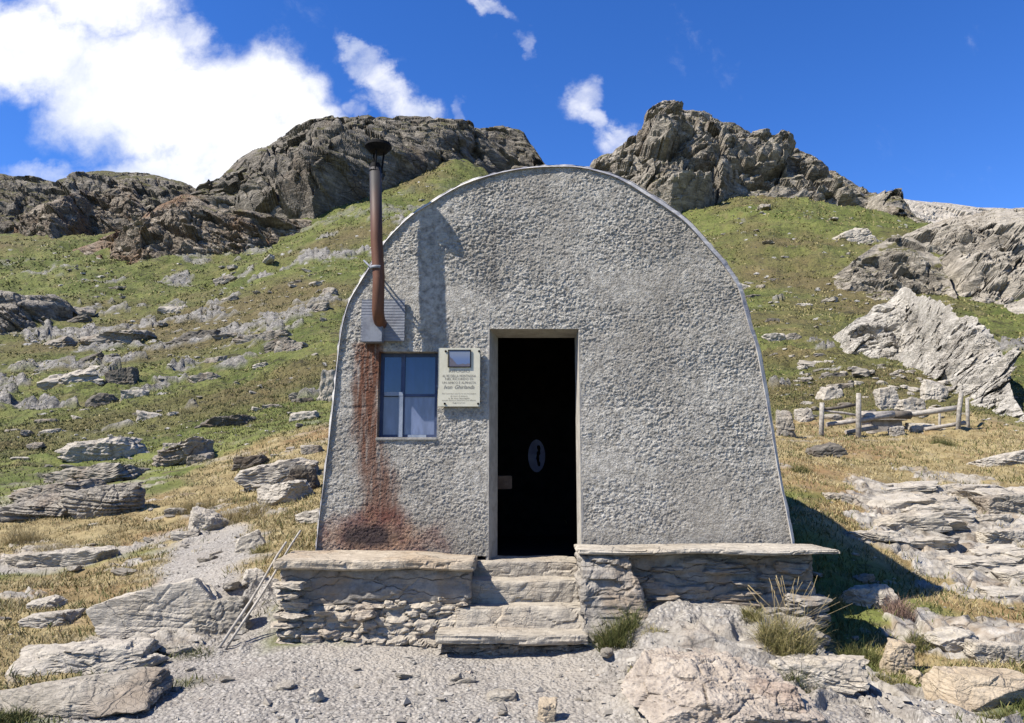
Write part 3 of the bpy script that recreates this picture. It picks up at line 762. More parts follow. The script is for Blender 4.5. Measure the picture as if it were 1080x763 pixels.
HL = 2.9
ctr = np.array([F_(585, 0)[0], 0, 1.2])
def vault(off, y0, y1, name, mat):
    d = OUTS - ctr; d[:, 1] = 0
    nr = np.gradient(OUTS, axis=0); nn = np.stack([-nr[:, 2], 0 * nr[:, 0], nr[:, 0]], 1); nn /= np.linalg.norm(nn, axis=1)[:, None]
    a = OUTS + nn * off
    n = len(a)
    ys = np.linspace(y0, y1, 12)
    V = np.concatenate([np.stack([a[:, 0], np.full(n, y), a[:, 2] - (.7 * 0)], 1) for y in ys])
    # run the sides down into the ground
    i = np.arange(len(ys) - 1)[:, None] * n; j = np.arange(n - 1)[None]
    F = np.stack([i + j, i + j + 1, i + n + j + 1, i + n + j], -1).reshape(-1, 4)
    return V, F, a
V1, F1, ao = vault(.002, YF - .012, YF + HL, '', None)
roof = MB(); roof.raw(V1, F1)
# skirts to the ground
for e in (0, -1):
    s = ao[e]; x = s[0]; sg = -1 if e == 0 else 1
    roof.box((x - .03, YF - .01, -.9), (x + .03, YF + HL, s[2] + .002))
o = hlink(roof.build('roof', M['roof_sheet'], hut))
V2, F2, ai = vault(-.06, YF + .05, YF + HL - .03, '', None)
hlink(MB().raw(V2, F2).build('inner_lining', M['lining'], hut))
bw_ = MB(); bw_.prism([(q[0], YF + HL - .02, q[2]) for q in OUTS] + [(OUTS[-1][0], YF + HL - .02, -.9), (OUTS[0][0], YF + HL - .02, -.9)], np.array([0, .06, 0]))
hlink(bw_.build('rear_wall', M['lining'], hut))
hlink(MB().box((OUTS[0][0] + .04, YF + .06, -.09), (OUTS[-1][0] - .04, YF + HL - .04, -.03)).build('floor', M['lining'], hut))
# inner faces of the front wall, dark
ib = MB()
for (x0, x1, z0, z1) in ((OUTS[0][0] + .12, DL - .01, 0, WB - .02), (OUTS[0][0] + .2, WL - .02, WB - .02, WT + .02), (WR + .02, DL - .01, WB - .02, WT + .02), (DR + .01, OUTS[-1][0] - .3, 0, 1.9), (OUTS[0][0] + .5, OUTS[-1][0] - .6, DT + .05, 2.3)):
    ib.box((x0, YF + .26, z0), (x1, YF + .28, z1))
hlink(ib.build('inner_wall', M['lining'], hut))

# edge strip along the arch
def edge_strip():
    nr = np.gradient(OUTS, axis=0); nn = np.stack([-nr[:, 2], 0 * nr[:, 0], nr[:, 0]], 1); nn /= np.linalg.norm(nn, axis=1)[:, None]
    V = []
    n = len(OUTS)
    wob = np.array([random.uniform(-.004, .004) for _ in range(n)])
    wid = np.interp(np.arange(n) / (n - 1), [0, .2, .3, .5, .6, .7, .85, 1], [.005, .010, .012, .014, .032, .036, .030, .012])
    for k in range(n):
        for (o_, y) in ((.006 + wob[k] * 1.3, YF - .006), (.006 + wob[k] * 1.3, YF + .05), (-wid[k], YF + .05), (-wid[k], YF - .016 - abs(wob[k]))):
            q = OUTS[k] + nn[k] * o_; V.append((q[0], y, q[2]))
    F = []
    for k in range(n - 1):
        for s in range(4): F.append((k * 4 + s, k * 4 + (s + 1) % 4, k * 4 + 4 + (s + 1) % 4, k * 4 + 4 + s))
    F += [(0, 1, 2, 3), ((n - 1) * 4 + 3, (n - 1) * 4 + 2, (n - 1) * 4 + 1, (n - 1) * 4)]
    return hlink(MB().raw(V, F).build('edge_strip', M['trim'], hut))
edge_strip()

# door surround: splayed jambs and lintel soffit
dj = MB()
yb = YF + .25
sp_l = DL + .065
dj.prism([(DL, YF - .001, DB), (sp_l, yb, DB), (DL - .02, yb, DB), (DL - .02, YF + .002, DB)], np.array([0, 0, DT - DB]))
dj.prism([(DR, YF - .001, DB), (DR - .012, yb, DB), (DR + .02, yb, DB), (DR + .02, YF + .002, DB)], np.array([0, 0, DT - DB]))
dj.prism([(DL - .02, YF + .001, DT), (DL - .02, yb, DT - .03), (DL - .02, yb, DT + .02), (DL - .02, YF + .001, DT + .02)], np.array([DR - DL + .04, 0, 0]))
hlink(dj.build('door_frame', M['jamb'], hut))

# window
wr_ = MB(); d_ = .09
wr_.prism([(WL, YF - .002, WB), (WL + .004, YF + d_ + .05, WB), (WL - .02, YF + d_ + .05, WB), (WL - .02, YF + .002, WB)], np.array([0, 0, WT - WB]))
wr_.prism([(WR, YF - .002, WB), (WR - .004, YF + d_ + .05, WB), (WR + .02, YF + d_ + .05, WB), (WR + .02, YF + .002, WB)], np.array([0, 0, WT - WB]))
wr_.prism([(WL - .02, YF + .001, WT), (WL - .02, YF + d_ + .05, WT), (WL - .02, YF + d_ + .05, WT + .02), (WL - .02, YF + .001, WT + .02)], np.array([WR - WL + .04, 0, 0]))
win = hlink(wr_.build('window', M['stucco'], hut))
yw = YF + d_
xm = F_(432, 0)[0]; zm = F_(0, 416)[2]
fr = MB(); t_ = .016
fr.box((WL, yw, WB), (WL + .03, yw + .03, WT)).box((WR - .03, yw, WB), (WR, yw + .03, WT)).box((WL, yw + .002, WT - .03), (WR, yw + .028, WT)).box((WL, yw + .002, WB), (WR, yw + .028, WB + .03))
fr.box((xm - t_, yw - .004, WB), (xm + t_, yw + .034, WT)).box((WL, yw - .001, zm - t_ * .7), (WR, yw + .031, zm + t_ * .7))
M['frame_blue'] = plain('dull_blue_window_frame', (.035, .055, .13), (.06, .085, .17), 9, .5)
fo = fr.build('frame', M['frame_blue'], win)
lf = MB(); lf.box((xm - .03, yw - .018, WB + .01), (xm + .006, yw - .006, zm + .02)).box((F_(414, 0)[0], yw - .02, zm - .005), (xm + .006, yw - .006, zm + .025)).box((F_(438, 0)[0], yw - .016, WB + .005), (F_(456, 0)[0], yw - .006, WB + .028))
lf.build('latch_batten', M['blue_paint'], win)
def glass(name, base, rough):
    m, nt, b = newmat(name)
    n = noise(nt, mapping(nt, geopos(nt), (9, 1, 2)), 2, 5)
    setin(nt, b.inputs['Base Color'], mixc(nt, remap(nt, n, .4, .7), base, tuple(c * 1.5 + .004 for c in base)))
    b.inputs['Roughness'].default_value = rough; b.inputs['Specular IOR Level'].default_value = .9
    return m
M['pane_up'] = glass('sky_reflection_glass', (.010, .024, .092), .03)  # upper panes: reflected blue sky put into the base colour
M['pane_low'] = glass('grey_blue_reflection_glass', (.13, .16, .26), .3)  # frosted lower panes: grey-blue reflection put into the base colour
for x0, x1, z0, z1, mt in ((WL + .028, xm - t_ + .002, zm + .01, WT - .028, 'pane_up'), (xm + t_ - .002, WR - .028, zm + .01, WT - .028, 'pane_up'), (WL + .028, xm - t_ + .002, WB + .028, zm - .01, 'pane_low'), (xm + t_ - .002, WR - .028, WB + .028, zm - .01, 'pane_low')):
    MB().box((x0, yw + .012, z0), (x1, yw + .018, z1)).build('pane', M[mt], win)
sl = MB(); sl.box((WL - .012, YF - .012, WB - .022), (WR + .006, yw + .05, WB + .004))
hlink(sl.build('window_sill', M['jamb'], hut, .008))

# stove flue
yp = YF - .20
def ptp(px, row, y): return P(px, row, y)
bot = ptp(398.5, 331, yp)
fl = MB()
top_ = ptp(396, 178, yp)
x_p, x_t = bot[0], top_[0]
fl.tube([(x_p, yp + .16, bot[2] - .05), (x_p, yp + .10, bot[2] - .045), (x_p, yp + .04, bot[2] - .02), (x_p, yp, bot[2] + .03), (x_p, yp, bot[2] + .3), ((x_p + x_t) / 2, yp, (bot[2] + top_[2]) / 2), (x_t, yp, top_[2])], .048, 20)
pipe = hlink(fl.build('stove_pipe', M['rust_pipe'], hut))
cz = ptp(398, 158, yp)[2]
cap = MB()
cap.tube([(x_t + .02, yp, cz + .045), (x_t + .02, yp, cz + .02), (x_t + .02, yp, cz - .022), (x_t + .02, yp, cz - .027)], [.104, .110, .072, .01], 24)
for k in range(3):
    a = 2.1 * k + .4
    cap.tube([(x_t + .01 + .04 * math.cos(a), yp + .04 * math.sin(a), top_[2] - .03), (x_t + .018 + .05 * math.cos(a), yp + .05 * math.sin(a), cz - .01)], .008, 8)
for f in cap.bm.faces: f.smooth = False
cap.build('chimney_cap', M['black_metal'], pipe)
MB().tube([(x_t, yp, top_[2] - .03), (x_t, yp, top_[2] + .04)], [.049, .040], 20).build('upper_collar', M['black_metal'], pipe)
zc = ptp(397, 283, yp)[2]; xc_ = x_p + (x_t - x_p) * .35
cl = MB(); cl.tube([(xc_, yp, zc - .012), (xc_, yp, zc + .012)], .055, 20)
cl.tube([(xc_, yp + .045, zc), (xc_ - .02, YF - .0, zc + .01)], .007, 8).tube([(xc_ - .04, yp + .02, zc), (F_(383, 278)[0], YF + .03, F_(383, 274)[2])], .008, 8)
cl.build('pipe_clamp', M['galv'], pipe)
bx = MB(); a, b = P(382, 361, YF - .10), P(404, 334, YF - .10)
bx.box((a[0], YF - .115, a[2]), (b[0], YF - .03, b[2]))
hlink(bx.build('flue_box', M['galv'], hut, .004))
def ribbed(name, x0, x1, z0, z1, y):
    n = 30; zs = np.linspace(z0, z1, n); V = []; F = []
    for k, z in enumerate(zs):
        yy = y - .0018 * (k % 2)
        V += [(x0 + .004 * random.random(), yy, z), (x1 + .004 * random.random(), yy, z)]
    for k in range(n - 1): F.append((2 * k, 2 * k + 1, 2 * k + 3, 2 * k + 2))
    m = MB().raw(V, F); m.box((x0, y + .006, z0), (x1, y + .016, z1)); return m
a, b = P(380, 360, YF - .03), P(427, 316, YF - .03)
hlink(ribbed('flashing', a[0], b[0], a[2], b[2], YF - .030).build('flashing_plate', M['galv'], hut))

# plaque on the wall
pl, pr, pt, pb = F_(468.3, 0)[0], F_(509, 0)[0], F_(0, 368)[2], F_(0, 429.5)[2]
plq = empty('memorial_plaque', ((pl + pr) / 2, YF - .03, pb), label='cream memorial plaque with small mountain photo between window and doorway', cat='plaque')
PB = np.array(plq.location)
def plink(o): o.location = Vector((-PB[0], -PB[1], -PB[2])); return o
yq = YF - .038
plink(MB().box((pl, yq, pb), (pr, yq + .018, pt)).build('plate', M['cream'], plq, .002))
def photo_mat():
    m, nt, b = newmat('faded_mountain_photo')
    co = geopos(nt); s = N(nt, 'SeparateXYZ', {0: co}); X, Z = s.outputs[0], s.outputs[2]
    n = noise(nt, co, 30, 5)
    x0 = float(F_(479, 0)[0]); x1 = float(F_(499, 0)[0]); zb = float(F_(0, 387)[2]); zt = float(F_(0, 372)[2])
    u = remap(nt, X, x0, x1, 0, 1, False); w = remap(nt, Z, zb, zt, 0, 1, False)
    hill = math_(nt, 'ADD', math_(nt, 'MAXIMUM', math_(nt, 'SUBTRACT', .75, math_(nt, 'MULTIPLY', u, 1.7)), .15), math_(nt, 'MULTIPLY', math_(nt, 'SUBTRACT', n, .5), .5))
    c = mixc(nt, remap(nt, w, .3, .95), (.14, .20, .36), (.23, .27, .36))
    c = mixc(nt, remap(nt, math_(nt, 'SUBTRACT', hill, w), -.03, .05), c, mixc(nt, n, (.08, .075, .10), (.2, .18, .2)))
    setin(nt, b.inputs['Base Color'], c); b.inputs['Roughness'].default_value = .2
    return m
M['photo'] = photo_mat()
ph = plink(MB().box((F_(478.5, 0)[0], yq - .006, F_(0, 387.5)[2]), (F_(499.5, 0)[0], yq + .001, F_(0, 370.8)[2])).build('photo', M['photo'], plq))
bo = MB(); x0, x1, z0, z1 = F_(477.5, 0)[0], F_(500, 0)[0], F_(0, 388.5)[2], F_(0, 370)[2]
for q in (((x0, z0), (x0 + .007, z1)), ((x1 - .007, z0), (x1, z1)), ((x0, z1 - .007), (x1, z1)), ((x0, z0), (x1, z0 + .007))):
    bo.box((q[0][0], yq - .010, q[0][1]), (q[1][0], yq - .004, q[1][1]))
bo.build('photo_frame', M['black_metal'], ph)
for px, row in ((470.5, 371.5), (505.5, 371.5), (469.5, 426.5), (504.5, 426.5)):
    q = F_(px, row); plink(MB().tube([(q[0], yq - .006, q[2]), (q[0], yq + .004, q[2])], .009, 10).build('screw', M['black_metal'], plq))
def text_mesh(txt, x, z, size, wide=None, shear=0):
    cu = bpy.data.curves.new('lettering', 'FONT'); cu.body = txt; cu.size = size; cu.align_x = 'CENTER'; cu.shear = shear
    cu.resolution_u = 2
    o = bpy.data.objects.new('lettering', cu); COL.objects.link(o)
    bpy.context.view_layer.update()
    dg = bpy.context.evaluated_depsgraph_get()
    me = bpy.data.meshes.new_from_object(o.evaluated_get(dg))
    n = len(me.vertices); v = np.empty(n * 3, np.float32); me.vertices.foreach_get('co', v); v = v.reshape(-1, 3)
    if wide and np.ptp(v[:, 0]) > 0: v[:, 0] *= wide / np.ptp(v[:, 0])
    V = np.stack([v[:, 0] + x, np.full(n, yq - .0015), v[:, 1] + z], 1)
    F = [tuple(p.vertices) for p in me.polygons]
    bpy.data.objects.remove(o); bpy.data.meshes.remove(me); bpy.data.curves.remove(cu)
    return V, F
xc = (pl + pr) / 2; wd = pr - pl
for txt, row, size, w_, sh, *off in (("RIFUGIO", 393.6, .030, .50, 0), ("AL RE DELLA MONTAGNA", 398.6, .030, .80, 0), ("NEL RICORDO DI", 401.6, .026, .66, 0), ("UN AMICO E ALPINISTA", 405.6, .028, .80, 0), ("Ivan", 410.8, .045, .20, .35, -.27), ("Ghirlanda", 410.8, .045, .46, .35, .12),
                              ("Per ricordarti qui tra le tue montagne", 416.4, .014, .8, 0), ("gli amici di sempre", 419, .015, .4, 0), ("e la tua famiglia", 421.4, .015, .5, 0), ("questo bivacco dedicano con affetto", 423.4, .014, .8, 0), ("agosto", 426, .015, .3, 0)):
    Vt, Ft = text_mesh(txt, xc + (off[0] * wd if off else 0), F_(0, row)[2], size, wd * w_, sh); lt = MB(); lt.raw(Vt, Ft)
    plink(lt.build('lettering', M['ink'], plq))

# inside: table end and oval mirror
tb = empty('wooden_table', (F_(528, 0)[0] - .15, 7.0, -.03), label='dim wooden table end just inside the doorway', cat='table')
TBL = np.array(tb.location)
a, b = P(480, 516, 6.95), P(540, 502, 6.95)
tt = MB().box((a[0], 6.9, a[2]), (b[0], 7.5, b[2])).build('tabletop', M['wood_table'], tb, .006); tt.location = Vector(-TBL)
for x in (a[0] + .06, a[0] + .25):
    for y in (6.97, 7.42):
        l = MB().box((x - .025, y - .025, -.03), (x + .025, y + .025, a[2] - .001)).build('leg', M['wood_table'], tb); l.location = Vector(-TBL)
om = empty('oval_mirror', P(566, 481, YF + HL - .06), label='dim bluish oval mirror with a dark cord on the hut rear wall', cat='mirror')
bm_ = bmesh.new(); vs = [bm_.verts.new((.10 * math.cos(t), 0, .19 * math.sin(t))) for t in np.linspace(0, 6.283, 32, endpoint=False)]
bm_.faces.new(vs); mb = MB(); mb.bm.free(); mb.bm = bm_
r_ = bmesh.ops.extrude_face_region(bm_, geom=list(bm_.faces)); bmesh.ops.translate(bm_, vec=(0, .025, 0), verts=[v for v in r_['geom'] if isinstance(v, bmesh.types.BMVert)])
M['mirror'] = plain('bluish_light_face', (.34, .37, .62), (.50, .54, .80), 9, .6, 0, .5, bs=0)  # matt face, the bluish light on it put into the base colour
mb.build('mirror_face', M['mirror'], om)
MB().tube([(.02 + .008 * math.sin(k), -.014, .12 - .03 * k) for k in range(9)], [.012, .02, .014, .022, .014, .02, .012, .018, .01], 8).build('cord', M['black_metal'], om)

# ------------------------------------------------------------------ masonry benches and steps
def masonry_mat(name, stain=1.0):
    m, nt, b = newmat(name)
    co = geopos(nt)
    n1 = noise(nt, co, 2.6, 6, .62, .4); n2 = noise(nt, co, 11, 8, .68); n3 = noise(nt, mapping(nt, co, (1.3, 1.3, 9)), 1.6, 7, .65, .3); n4 = noise(nt, co, 48, 5, .7)
    c = ramp(nt, math_(nt, 'ADD', math_(nt, 'MULTIPLY', n2, .5), math_(nt, 'ADD', math_(nt, 'MULTIPLY', n3, .3), math_(nt, 'MULTIPLY', n4, .2))), [(.34, (.15, .137, .12)), (.5, (.32, .295, .26)), (.66, (.48, .445, .395))])
    c = mixc(nt, math_(nt, 'MULTIPLY', remap(nt, n1, .48, .64), .55), c, (.32, .235, .155))
    c = mixc(nt, math_(nt, 'MULTIPLY', remap(nt, n3, .56, .7), .5 * stain), c, (.12, .105, .10))
    wv = N(nt, 'VectorMath', {0: co, 1: N(nt, 'VectorMath', {0: N(nt, 'TexNoise', {'Vector': co, 'Scale': 5.0, 'Detail': 4}).outputs['Color'], 1: (.30, .12, .16)}, operation='MULTIPLY').outputs[0]}, operation='ADD').outputs[0]
    e = vor_edge(nt, mapping(nt, wv, (.8, .3, 4.6)), 2.2)
    ck = math_(nt, 'MULTIPLY', remap(nt, e, .0, .045, 1, 0), remap(nt, n2, .4, .6, .15, .9))
    c = mixc(nt, ck, c, (.05, .043, .036))
    setin(nt, b.inputs['Base Color'], c)
    n2 = math_(nt, 'SUBTRACT', n2, math_(nt, 'MULTIPLY', ck, .5))
    h = math_(nt, 'ADD', n2, math_(nt, 'ADD', math_(nt, 'MULTIPLY', n3, .7), math_(nt, 'MULTIPLY', n4, .3)))
    setin(nt, b.inputs['Normal'], bump(nt, h, .8, .03))
    return m
M['masonry'] = masonry_mat('bench_masonry')
M['rubble'] = rock_mat('mortared_rubble', (.24, .225, .205), (.42, .40, .37), (.58, .56, .52), 5.0, tint=(.30, .22, .17), tint_amt=.3, lichen=.08, crack=.25, world=True)
M['step'] = rock_mat('worn_step_stone', (.25, .24, .225), (.40, .385, .36), (.54, .525, .49), 4, tint=(.40, .30, .2), tint_amt=.35, lichen=.1, world=True, strata=(0, 0, 0), crack=.35)
M['slab'] = rock_mat('bench_slab_stone', (.28, .25, .215), (.43, .395, .345), (.56, .53, .48), 4, tint=(.40, .28, .17), tint_amt=.45, lichen=.15, world=True, strata=(0, 0, 0), crack=.4)

def rough_box(a, b, seed, step=.02, lay=.02, th=.06, rough=.012, blk=.03, fr=4.0, front_lean=0.0, mats=None, shape=None):
    """box with all faces gridded and broken up like laid stone; returns V, F (quads)"""
    a = np.asarray(a, float); b = np.asarray(b, float); c = (a + b) / 2; h = (b - a) / 2
    V = []; F = []; base = 0
    for axis in range(3):
        u, v = [(1, 2), (0, 2), (0, 1)][axis]
        nu = max(2, int(2 * h[u] / step) + 1); nv = max(2, int(2 * h[v] / step) + 1)
        for sg in (-1, 1):
            U, W = np.meshgrid(np.linspace(-1, 1, nu), np.linspace(-1, 1, nv))
            q = np.zeros((U.size, 3)); q[:, u] = U.ravel(); q[:, v] = W.ravel(); q[:, axis] = sg
            V.append(q)
            i = np.arange(nv - 1)[:, None] * nu; j = np.arange(nu - 1)[None]
            f = np.stack([i + j, i + j + 1, i + nu + j + 1, i + nu + j], -1).reshape(-1, 4) + base
            F.append(f if (sg > 0) == (axis != 1) else f[:, ::-1]); base += U.size
    q = np.vstack(V); F = np.vstack(F)
    p = c + q * h
    # direction pushing outwards; corners blend
    dirv = np.where(np.abs(q) > .9999, np.sign(q), 0.0)
    dirv /= np.maximum(np.linalg.norm(dirv, axis=1), 1)[:, None]
    t = p[:, 2] / th + .8 * perlin(p * np.array([1.8, 1.8, .6]), seed)
    L = np.floor(t).astype(np.int64); f = t - L
    off = perlin(np.stack([p[:, 0] * 2.5 + RND[L & 1023] * 50, p[:, 1] * 2.5, L * 3.7], 1), seed + 1)
    cr = np.exp(-(np.minimum(f, 1 - f) / .14) ** 2)
    fv, fe = facet(p * np.array([fr, fr, fr * 2.0]), seed)
    d = lay * (off * 1.4 - .7 * cr) + blk * (fv - .35 * np.exp(-(fe / .07) ** 2)) + rough * fbm(p * 9, 4, seed + 5)
    lateral = dirv.copy(); lateral[:, 2] *= .35
    p = p + lateral * d[:, None]
    # round off the corners a little
    rr_ = np.clip(np.abs(q), 0, 1); edge = np.sort(h - np.abs(q) * h, axis=1)[:, 1]
    p -= (dirv * (np.clip(.02 - edge, 0, .02) * .6)[:, None])
    return p, F

def shifted(name, parent, base, V, F, mat, smooth=False):
    o = link(name, npmesh(name, np.asarray(V) - base, F, mat, smooth), parent); return o

def stones_into(Vl, Fl, items):
    base = sum(len(v) for v in Vl)
    for (pos, dims, seed, sub, rot) in items:
        v, f = rock_verts(seed, dims, sub, lay=.12, th=.3, rough=.05, blocks=.12)
        v = v @ rotm(*rot).T + np.asarray(pos)
        Vl.append(v); Fl.append(f + base); base += len(v)
def tri(F): 
    F = np.asarray(F)
    return F if F.shape[1] == 3 else np.vstack([F[:, [0, 1, 2]], F[:, [0, 2, 3]]])

# left bench
yb0 = 5.62
lb = empty('stone_bench', (P(400, 690, yb0)[0], 5.85, P(400, 690, yb0)[2]), label='crumbling stone bench below the window, left of the steps', cat='stone bench', group='stone benches against the hut front')
LB = np.array(lb.location)
l0 = P(291, 598, yb0); l1 = P(503, 598, yb0); zt = P(400, 600, yb0)[2]; zbm = P(400, 694, yb0)[2] - .12
v, f = rough_box((l0[0] + .02, yb0 + .05, zt - .26), (l1[0] - .05, YF - .01, zt), 101, .016, .008, .13, .009, .020, 2.2)
v2, f2 = rough_box((l0[0] + .03, yb0 + .035, zbm), (l1[0] - .13, YF - .02, zt - .25), 102, .012, .022, .06, .030, .045, 7.0)
v2[:, 1] -= np.clip(zt - .25 - v2[:, 2], 0, .6) * .22 * (v2[:, 1] < yb0 + .2)
shifted('masonry', lb, LB, v, f, M['masonry'])
Vl = [v2]; Fl = [tri(f2)]
items = []
zlow, zhi = zbm + .08, zt - .20
for k in range(150):
    u = random.random(); x = l0[0] + .02 + (l1[0] - .12 - l0[0]) * u
    top = zt - .17 - .16 * math.sin(min(1, max(0, (u - .12) / .45)) * 3.14) if u < .6 else zt - .2
    z = random.uniform(zlow, max(top, zlow + .05)); s = random.uniform(.02, .062)
    if random.random() < .22: s *= 1.9
    items.append(((x, yb0 + .065 + random.uniform(-.03, .03) - .22 * max(0, (zhi - z)) * random.uniform(.4, 1), z), (s * random.uniform(1.1, 2.0), s * 1.3, s * random.uniform(.4, .8)), 300 + k, 3, (random.uniform(-.3, .3), random.uniform(-.25, .25), random.uniform(0, 3))))
for k in range(9):   # flat corner stones at the left end
    z = zlow + (zt - zlow - .05) * k / 9
    items.append(((l0[0] + .10 + random.uniform(-.03, .05), yb0 + .08, z), (random.uniform(.22, .34), .3, random.uniform(.035, .06)), 500 + k, 4, (0, random.uniform(-.08, .08), random.uniform(-.3, .3))))
stones_into(Vl, Fl, items)
shifted('rubble_footing', lb, LB, np.vstack(Vl), np.vstack(Fl), M['rubble'])
def slab_mesh(a, b, seed, wob=.02):
    v, f = rough_box(a, b, seed, .014, .009, .04, .010, .014, 3.0)
    v[:, 2] += wob * perlin(v * np.array([1.7, 1.7, 0.1]), seed) 
    return v, f
v, f = slab_mesh((P(289, 590, yb0)[0], yb0 - .03, zt + .002), (P(504, 590, yb0)[0] - .02, YF - .025, zt + .082), 103, .025)
fr_ = sstep(P(440, 0, yb0)[0], P(500, 0, yb0)[0], v[:, 0]); v[:, 2] -= fr_ * .03
shifted('seat_slab', lb, LB, v, f, M['slab'])

# right bench
rb = empty('stone_bench', (P(740, 680, yb0)[0], 5.85, P(740, 680, yb0)[2] - .05), label='stone bench with thin pale slab overhanging at its end, right of the steps', cat='stone bench', group='stone benches against the hut front')
RB = np.array(rb.location)
r0 = P(612, 590, yb0); r1 = P(868, 590, yb0); zt2 = P(740, 585.5, yb0)[2]; zb2 = -.75
v, f = rough_box((r0[0] + .27, yb0 + .10, zb2), (r1[0] - .03, YF - .02, zt2), 111, .017, .016, .10, .014, .030, 2.2)
v2, f2 = rough_box((r0[0] + .0, yb0 - .02, zb2), (r0[0] + .36, YF - .04, zt2 - .002), 112, .014, .010, .09, .022, .028, 5.0)
v2[:, 1] -= np.clip(zt2 - v2[:, 2], 0, .5) * .25 * (v2[:, 1] < yb0 + .2)
v2[:, 0] += np.clip(zt2 - v2[:, 2] - .05, 0, .5) * .30 * (v2[:, 0] > r0[0] + .15)
Vl = [v, v2]; Fl = [tri(f), tri(f2) + len(v)]
items = []
for k in range(34):
    z = zb2 + .15 + (zt2 - zb2 - .25) * random.random()
    items.append(((r1[0] - .12 + random.uniform(-.08, .06), yb0 + .12 + random.uniform(-.04, .1), z), (random.uniform(.18, .34), .3, random.uniform(.04, .09)), 600 + k, 3, (0, random.uniform(-.1, .1), random.uniform(-.4, .4))))
for k in range(26):
    z = zb2 + .2 + (zt2 - zb2 - .25) * random.random()
    items.append(((random.uniform(r0[0] + .3, r1[0] - .2), yb0 + .12, z), (random.uniform(.2, .45), .14, random.uniform(.04, .1)), 700 + k, 3, (0, random.uniform(-.06, .06), random.uniform(-.2, .2))))
stones_into(Vl, Fl, items)
shifted('masonry', rb, RB, np.vstack(Vl), np.vstack(Fl), M['masonry'])
v, f = slab_mesh((P(609, 580, yb0)[0], yb0 - .05, zt2 + .002), (P(884, 580, yb0)[0], YF - .025, zt2 + .042), 113, .012)
shifted('seat_slab', rb, RB, v, f, M['rock_pale'])

# steps
stp = empty('stone_steps', (P(550, 690, 5.3)[0], 5.6, P(550, 690, 5.3)[2]), label='four worn stone steps leading up to the open doorway', cat='steps')
SB = np.array(stp.location)
def step(pxl, pxr, rt, rb_, yf, ybk, seed, mat='step', thick=None, lean=0.0, **kw):
    a = P(pxl, rb_, yf); b = P(pxr, rt, yf)
    v, f = rough_box((a[0], yf, a[2] if thick is None else b[2] - thick), (b[0], ybk, b[2]), seed, .013, kw.get('lay', .003), kw.get('th', .12), .010, kw.get('blk', .012), 3.0)
    v[:, 2] += .014 * perlin(v * np.array([2.2, 2.2, .1]), seed)
    if lean: v[:, 1] += lean * (v[:, 2] - a[2]) * (v[:, 1] < yf + .1)
    shifted('step', stp, SB, v, f, M[mat])
step(490, 612, 592, 613, 6.02, 6.40, 121)
step(487, 612, 612.5, 645, 5.80, 6.10, 122, th=.1, blk=.014)
step(478, 632, 641.5, 674, 5.56, 5.90, 123, lean=.3, blk=.018, th=.09)
step(458, 622, 669, 681, 5.34, 5.66, 124, lay=.010, th=.035)
v, f = rough_box(P(462, 720, 5.42), P(618, 681, 5.42) + np.array([0, .35, 0]), 125, .016, .03, .06, .03, .06, 7)
shifted('foundation', stp, SB, v, f, M['masonry'])

# ------------------------------------------------------------------ leaning poles
def pole(pa, pb_, rad, label, mat):
    a = np.asarray(pa, float); b = np.asarray(pb_, float)
    o = empty('wooden_pole', a, label=label, cat='pole', group='poles leaning at the bench end')
    n = 8; pts = [(b - a) * t + np.array([.008 * math.sin(5 * t), 0, .006 * math.sin(9 * t)]) for t in np.linspace(0, 1, n)]
    MB().tube(pts, list(np.linspace(rad, rad * .75, n)), 10).build('shaft', mat, o)
    k = (b - a) / np.linalg.norm(b - a)
    MB().tube([-k * .03, k * .05], [rad * .5, rad * 1.12], 10).build('ferrule', M['black_metal'], o)
M['pole_wood'] = plain('bleached_wood', (.33, .30, .26), (.52, .48, .42), 14, .8, bs=.4)
g0 = G(231, 684); g0[2] = gz(g0[0], g0[1])
pole(g0, P(303, 572, 5.95), .011, 'longer bleached pole leaning on the stone bench end', M['pole_wood'])
g1 = g0 + np.array([.05, -.02, 0]); g1[2] = gz(g1[0], g1[1])
pole(g1, P(318, 560, 6.02), .010, 'second bleached pole crossing beside the hut corner', M['pole_wood'])

# ------------------------------------------------------------------ rail fence on the right
fg = G(905, 461)
fen = empty('rail_fence', (fg[0], fg[1], gz(fg[0], fg[1])), label='weathered wooden rail fence in front of the pale boulder', cat='fence')
FB = np.array(fen.location); dF = float(FB[1])
def fpt(px, row, dy=0): return P(px, row, dF + dy) - FB
M['post_wood'] = plain('split_grey_post', (.24, .22, .19), (.46, .43, .385), 16, .95, bs=.8)
def fpost(px, rt, rb_, dy=0, rad=.055, lean=0):
    MB().tube([fpt(px, rb_ + 6, dy), fpt(px + lean * .4, (rt + rb_) / 2, dy), fpt(px + lean, rt, dy)], [rad * .88, rad * .82, rad * .74], 10, jitter=.09).build('post', M['post_wood'], fen)
fpost(866, 425, 464, -.3, .065, 1); fpost(905.5, 415, 462, -.2, .07, 0); fpost(1010, 413, 455, .0, .06, 4); fpost(1021, 420, 455, .6, .05, -1); fpost(991, 432, 458, .9, .035, 0)
def rail(pts, rad, mat='wood_grey'): MB().tube([fpt(*p) for p in pts], rad, 8, jitter=.08).build('rail', M[mat], fen)
rail([(868, 432, -.2), (885, 430, -.1), (903, 427, 0)], .035, 'wood_dark'); rail([(872, 448, -.15), (903, 444, -.1), (940, 438, .0)], .05, 'wood_grey')
rail([(866, 433, -.2), (890, 436, -.1), (912, 440, 0)], .03); rail([(905, 438.5, .0), (922, 438.5, .05), (942, 437.5, .1)], .085)
rail([(940, 438, .2), (965, 437, .2), (985, 434, .1), (1012, 430, .05)], .06, 'pole_wood'); rail([(892, 456, .1), (925, 451, .2)], .05)
